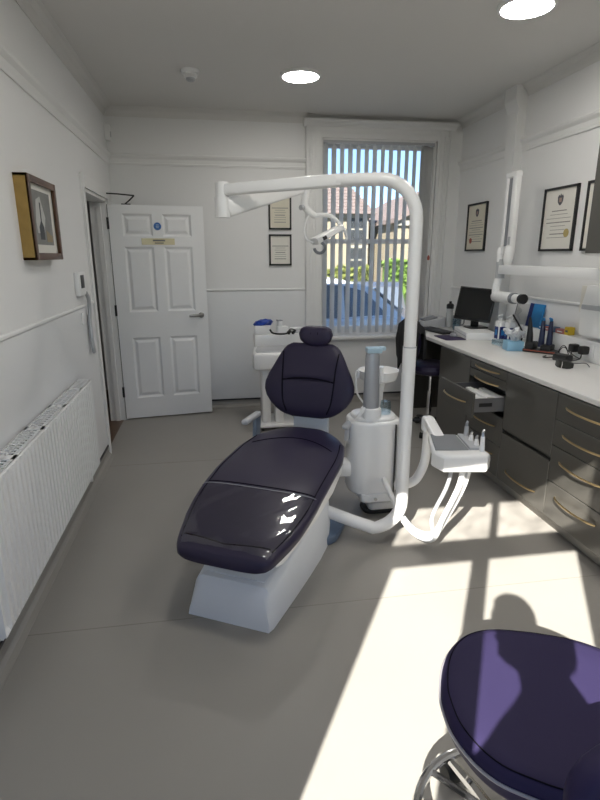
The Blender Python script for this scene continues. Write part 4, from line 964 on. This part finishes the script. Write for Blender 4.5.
rg = MB().tube([(SCX-.02+.232*math.cos(a), SCY+.232*math.sin(a), .15) for a in [2*math.pi*k/48 for k in range(48)]], .0125, 10, closed=True).build('foot_ring', m_chrome, fs, world=True)
MB().lathe([(.028, .135), (.042, .14), (.042, .17), (.028, .18)], (SCX, SCY, 0)).build('ring_collar', m_black, fs, world=True)
for k in range(4):
    a = R(35+90*k); MB().cyl((SCX+.03*math.cos(a), SCY+.03*math.sin(a), .15), (SCX-.02+.222*math.cos(a), SCY+.222*math.sin(a), .15), .009, seg=8).build('ring_spoke', m_black, fs, world=True)
hub = MB().lathe([(.03, .06), (.045, .075), (.04, .125), (.028, .135)], (SCX, SCY, 0)).build('hub', m_chrome, fs, world=True)
for k in range(5):
    a = R(100+72*k); ex, ey = SCX+.27*math.cos(a), SCY+.27*math.sin(a)
    MB().tube([(SCX, SCY, .10), (SCX+.16*math.cos(a), SCY+.16*math.sin(a), .092), (ex, ey, .07)], [.022, .018, .014], 8).build('spoke', m_chrome, fs, world=True)
    cs = MB().cyl((ex-.022*math.sin(a), ey+.022*math.cos(a), .03), (ex+.022*math.sin(a), ey-.022*math.cos(a), .03), .03, seg=18).build('castor', m_rub, fs, world=True)
    MB().cyl((ex, ey, .03), (ex, ey, .08), .009, seg=8).build('castor_stem', m_steel, cs, world=True)
MB().tube([(.80, .80, .485), (.82, .66, .485), (.80, .56, .50), (.76, .52, .56), (.74, .51, .70)], .014, 8, smooth=5).build('back_bar', m_steel, fs, world=True)
secs = []
for k in range(13):
    f = -1+2*k/12; ang = R(-42*f)
    e_ = (1-abs(f)**5)**.5
    ctr = V((.715+.20*f, .585-.05*f*f*1.0+.02, .70))
    nd = V((-math.sin(ang)*.5, 1, 0)).normalized()
    secs.append([ctr+nd*(.034*e_+.003)*c_+V((0, 0, (.065*e_+.004)*s_)) for c_, s_ in sell(18, 2.8)])
bk2 = MB().loft(secs).build('backrest', m_uph3, fs, 70, world=True)

# ------------------------------------------------------------------ the photographer, standing at the front window (seen only as a shadow)
def person(loc, label):
    J = {  # joint: (pos, radius)
        'pelvis': ((.08, -.03, .95), .125), 'waist': ((.08, -.03, 1.10), .115), 'chest': ((.08, -.03, 1.26), .125), 'upchest': ((.075, -.03, 1.38), .10), 'neck': ((.05, -.01, 1.49), .05),
        'jaw': ((.025, .02, 1.575), .066), 'head': ((.01, .012, 1.66), .092), 'crown': ((.01, 0, 1.725), .075),
        'shl': ((-.065, -.03, 1.39), .055), 'ell': ((-.145, .07, 1.16), .042), 'wrl': ((-.075, .165, 1.42), .028), 'hal': ((-.06, .18, 1.50), .026),
        'shr': ((.22, -.03, 1.39), .055), 'elr': ((.29, .05, 1.16), .042), 'wrr': ((.15, .15, 1.42), .028), 'har': ((.09, .175, 1.50), .026),
        'hil': ((-.01, -.03, .90), .09), 'knl': ((-.03, 0, .50), .062), 'anl': ((-.035, -.04, .09), .045), 'tol': ((-.045, .11, .045), .040),
        'hir': ((.17, -.03, .90), .09), 'knr': ((.19, 0, .50), .062), 'anr': ((.195, -.04, .09), .045), 'tor': ((.205, .11, .045), .040)}
    E_ = [('pelvis', 'waist'), ('waist', 'chest'), ('chest', 'upchest'), ('upchest', 'neck'), ('neck', 'jaw'), ('jaw', 'head'), ('head', 'crown')]
    for s in 'lr':
        E_ += [('upchest', 'sh'+s), ('sh'+s, 'el'+s), ('el'+s, 'wr'+s), ('wr'+s, 'ha'+s), ('pelvis', 'hi'+s), ('hi'+s, 'kn'+s), ('kn'+s, 'an'+s), ('an'+s, 'to'+s)]
        sg = -1 if s == 'l' else 1
        for k in range(4):
            J[f'f{k}{s}'] = ((sg*(.055-.002*k), .19, 1.535-.019*k), .010); J[f'g{k}{s}'] = ((sg*.025, .195, 1.54-.019*k), .008)
            E_ += [('ha'+s, f'f{k}{s}'), (f'f{k}{s}', f'g{k}{s}')]
        J['t'+s] = ((sg*.05, .155, 1.545), .010); E_.append(('ha'+s, 't'+s))
    names = list(J); me = bpy.data.meshes.new('person')
    me.from_pydata([J[n_][0] for n_ in names], [(names.index(a), names.index(b_)) for a, b_ in E_], [])
    ob = bpy.data.objects.new('person_rig', me); C.objects.link(ob)
    sk = ob.modifiers.new('skin', 'SKIN'); sb = ob.modifiers.new('sub', 'SUBSURF'); sb.levels = 1; sb.render_levels = 1
    for i, n_ in enumerate(names):
        r_ = J[n_][1]; v = me.skin_vertices[0].data[i]; v.radius = (r_, r_*.72 if n_ in ('pelvis', 'waist', 'chest', 'upchest') else r_); v.use_root = n_ == 'pelvis'
    dg = bpy.context.evaluated_depsgraph_get(); m2 = bpy.data.meshes.new_from_object(ob.evaluated_get(dg))
    bpy.data.objects.remove(ob)
    m2.materials.clear(); m2.materials.append(mat('navy tunic', (.03, .035, .06), .8))
    for p in m2.polygons: p.use_smooth = True
    o = bpy.data.objects.new('person', m2); C.objects.link(o); o.location = loc
    tag(o, label, 'person'); ROOT[o.name] = Matrix.Translation(loc)
    # hair over the crown
    secs = []
    for k in range(8):
        z = 1.60+.165*k/7; f = (z-1.60)/.165; r_ = .098*(1-max(0, f-.35)**2*2.2)**.5 if f < .98 else .03
        secs.append([V((.01+r_*math.cos(a)*1.0, -.012+r_*math.sin(a)*1.08-(.03 if math.sin(a) > .3 and f < .6 else 0), z)) for a in [2*math.pi*j/20 for j in range(20)]])
    MB().loft(secs).build('hair', mat('brown hair', (.04, .025, .015), .7), o)
    return o
person((-.005, -.235, 0), 'person in navy tunic at the front window whose shadow falls across the stool')

# ------------------------------------------------------------------ outside the back window: street, cars, houses, greenery
GZ = -.55
o = MB().box(-6, 22, YB+.3, 60, GZ-.1, GZ).build('street', mat('asphalt', (.11, .11, .11), .85, noise=.15, nscale=6)); struct(o, 'sunlit street outside the window', 'street')
o = MB().box(-6, 22, 12.6, 15.2, GZ, GZ+.12).build('pavement', mat('paving', (.2, .19, .17), .85, noise=.1, nscale=4)); struct(o, 'pale pavement across the street', 'pavement')
m_render = mat('cream render', (.22, .19, .135), .85, noise=.05, nscale=2)
m_stone = mat('pale stone', (.24, .225, .19), .8, noise=.04)
m_tile = mat('roof tile', (.16, .125, .115), .8, noise=.2, nscale=5)
m_pane = mat('house glass', (.03, .033, .036), .4, spec=.2)
def house(name, label, x0, x1, y0, y1, zt, zr, wins, gable=False):
    h_ = thing(name, label, 'house', ((x0+x1)/2, (y0+y1)/2, GZ))
    MB().box(x0, x1, y0, y1, GZ, zt).build('walls', m_render, h_, world=True)
    ym = (y0+y1)/2; xm = (x0+x1)/2
    if gable:
        rf = MB().prism([(x0-.2, zt-.1), (xm, zr), (x1+.2, zt-.1), (x1+.2, zt+.05), (xm, zr+.18), (x0-.2, zt+.05)], y0-.25, y1, 'y').build('roof', m_tile, h_, world=True)
        MB().prism([(x0, zt), (x1, zt), (xm, zr)], y0, y0+.3, 'y').build('gable', m_render, h_, world=True)
    else:
        rf = MB().prism([(y0-.3, zt-.05), (y1+.3, zt-.05), (ym, zr)], x0-.2, x1+.2, 'x').build('roof', m_tile, h_, world=True)
        for k in range(9):
            f = k/9; yy = y0-.3+(ym-y0+.3)*f; zz_ = zt-.05+(zr-zt+.05)*f
            MB().box(x0-.2, x1+.2, yy-.03, yy+.05, zz_, zz_+.05).build('tile_course', m_tile, rf, world=True)
        c_ = MB().box(x0+.8, x0+1.6, ym-.3, ym+.3, zr-.5, zr+.9).build('chimney', m_render, h_, world=True)
    MB().box(x0-.05, x1+.05, y0-.12, y0, zt-.18, zt-.02).build('fascia', m_stone, h_, world=True)
    for (wx, wz, ww, wh) in wins:
        w_ = MB().box(wx-ww/2-.08, wx+ww/2+.08, y0-.05, y0+.02, wz-.1, wz).box(wx-ww/2-.08, wx+ww/2+.08, y0-.04, y0+.02, wz+wh, wz+wh+.12).box(wx-ww/2-.06, wx-ww/2, y0-.04, y0+.02, wz, wz+wh).box(wx+ww/2, wx+ww/2+.06, y0-.04, y0+.02, wz, wz+wh).box(wx-ww/2, wx+ww/2, y0-.035, y0+.02, wz+wh*.47, wz+wh*.53).build('window', m_stone, h_, world=True)
        for a0, a1 in ((0, .47), (.53, 1)): MB().box(wx-ww/2, wx+ww/2, y0-.02, y0+.01, wz+wh*a0, wz+wh*a1).build('pane', m_pane, w_, world=True)
    return h_
house('terraced_house', 'cream rendered house with red-brown roof across the street', 1.0, 5.85, 20, 28, 3.05, 4.5, [(5.45, 2.05, .6, .85), (5.45, .95, .6, .85), (3.2, 1.9, .7, .95), (3.2, .35, .8, 1.1), (1.8, 1.9, .7, .95)])
house('gabled_house', 'yellowish gabled house nearer on the right side of the view', 6.35, 11.5, 18.2, 27, 2.7, 4.0, [(7.9, 1.7, .7, 1.0), (7.9, .1, .9, 1.1), (10, 1.7, .7, 1.0)], True)
# hedge and garden wall
def leafy(name, label, x0, x1, y0, y1, z0, z1, n_, col, cat):
    rnd = random.Random(name+label); b = MB()
    b.box(x0+.1, x1-.1, y0+.1, y1-.1, z0, z1-.12)
    for k in range(n_):
        fx = rnd.random(); fz = rnd.random()
        side = rnd.random()
        p = V((x0+(x1-x0)*fx, y0+.12*rnd.random(), z0+(z1-z0)*fz)) if side < .7 else V((x0+(x1-x0)*fx, y0+(y1-y0)*rnd.random(), z1-.15*rnd.random()+.08*math.sin(fx*14)))
        d1 = V((rnd.uniform(-1, 1), rnd.uniform(-1, 1), rnd.uniform(-1, 1))).normalized()*.09; d2 = d1.orthogonal().normalized()*.05
        b.add([p-d1, p+d2, p+d1, p-d2], [(0, 1, 2, 3)])
    o = b.build(name, mat(label, col, .6, noise=.3, nscale=7)); return tag(o, label, cat)
leafy('hedge', 'bright green sunlit hedge beyond the parked cars', 5.25, 9.0, 15.9, 16.7, GZ, 1.35, 2600, (.09, .16, .02), 'hedge')
leafy('shrub', 'yellow green shrub in front of the cream house', 3.2, 5.1, 17.0, 17.8, GZ, 1.15, 1400, (.13, .15, .03), 'shrub')
gw = thing('garden_wall', 'low pale garden wall along the far pavement', 'wall', (5, 15.5, GZ))
for k in range(12): MB().box(.2+k*.9, 1.09+k*.9, 15.4, 15.6, GZ+.1, GZ+.62, .02, 1).build('stone', m_stone, gw, world=True)
MB().box(.1, 11.2, 15.36, 15.64, GZ+.62, GZ+.70, .01, 1).build('coping', m_stone, gw, world=True)
def car(label, loc, rz, paint, sc):
    c = thing('parked_car', label, 'car', loc, rz, group='parked cars outside')
    k = sc; w = .86*k
    P_ = lambda pts: [(x_*k, z_*k) for x_, z_ in pts]
    low = P_([(-2.1, .35), (-2.08, .62), (-1.95, .80), (-1.0, .95), (1.75, 1.0), (2.0, .92), (2.08, .60), (2.05, .30), (-2.0, .25)])
    MB().prism(low, -w, w, 'y', .05, 3).build('body', paint, c)
    cab_ = [(-1.05, .93), (-.35, 1.40), (.1, 1.48), (1.15, 1.46), (1.55, 1.36), (1.98, .98)]
    secs = []
    for x_, z_ in cab_:
        secs.append((x_*k, z_*k))
    gb = MB(); n_ = len(secs)
    lo = [V((x_, s*w*.94, .93*k)) for s in (-1, 1) for x_, z_ in secs]; hi = [V((x_*.97+.02, s*(w*.94-(z_-.93*k)*.28), z_)) for s in (-1, 1) for x_, z_ in secs]
    v_ = lo+hi; f_ = []
    for s in (0, 1):
        for i in range(n_-1): f_.append((s*n_+i, s*n_+i+1, 2*n_+s*n_+i+1, 2*n_+s*n_+i))
    for i in range(n_-1): f_.append((2*n_+i, 2*n_+i+1, 3*n_+i+1, 3*n_+i))
    gb.add(v_, f_, False); gb.build('cabin_roof', paint, c)
    gl = mat('car glass', (.10, .12, .15), .05, coat=.5)
    for s in (-1, 1):
        for q in ([(-.85, .98), (-.30, 1.33), (.15, 1.41), (.15, .99)], [(.22, .99), (.22, 1.41), (1.1, 1.39), (1.1, .99)], [(1.17, 1.0), (1.17, 1.38), (1.45, 1.31), (1.72, 1.02)]):
            pts = []
            for off in (.004, -.02):
                for x_, z_ in q: pts.append(V((x_*k, s*(w*.94-(z_-.93)*k*.28+off), z_*k)))
            MB().add(pts, [(0, 1, 2, 3), (7, 6, 5, 4)]+[(i, (i+1) % 4, 4+(i+1) % 4, 4+i) for i in range(4)]).build('side_window', gl, c)
    for x0_, z0_, x1_, z1_ in ((-1.0, .98, -.40, 1.38), (1.93, 1.04, 1.60, 1.34)):
        d_ = V((x1_-x0_, 0, z1_-z0_)); nn = V((-d_.z, 0, d_.x)).normalized()*.012*(1 if x0_ < 0 else -1)
        q = [V((x0_*k, -.74*k, z0_*k)), V((x0_*k, .74*k, z0_*k)), V((x1_*k, .62*k, z1_*k)), V((x1_*k, -.62*k, z1_*k))]
        MB().add([p+nn for p in q]+[p-nn for p in q], [(0, 1, 2, 3), (7, 6, 5, 4)]+[(i, (i+1) % 4, 4+(i+1) % 4, 4+i) for i in range(4)]).build('screen_glass', gl, c)
    for x_ in (-1.3, 1.25):
        for s in (-1, 1):
            wh = MB().tube([(x_*k, s*(w-.16), .33*k), (x_*k, s*(w+.01), .33*k)], .33*k, 22).build('tyre', m_rub, c)
            MB().tube([(x_*k, s*(w-.1), .33*k), (x_*k, s*(w+.02), .33*k)], .21*k, 14).build('hub_cap', m_steel, wh)
    for s in (-1, 1):
        MB().box(1.98*k, 2.09*k, s*.55*k-.12, s*.55*k+.12, .70*k, .86*k, .02, 1).build('tail_light', mat('tail light red', (.4, .02, .02), .3), c)
        MB().box(-2.10*k, -1.98*k, s*.55*k-.14, s*.55*k+.14, .60*k, .72*k, .02, 1).build('head_light', m_lgrey, c)
    MB().box(2.05*k, 2.1*k, -.26, .26, .48*k, .58*k).build('number_plate', m_yel, c)
    return c
car('pale blue parked car close outside the window', (.55, 8.75, GZ), 0, mat('pale blue paint', (.60, .64, .70), .2, coat=.6), 1.20)
car('grey parked car further down the street', (3.75, 12.4, GZ), R(70), mat('dark silver paint', (.08, .08, .085), .25, coat=.6), 1.0)
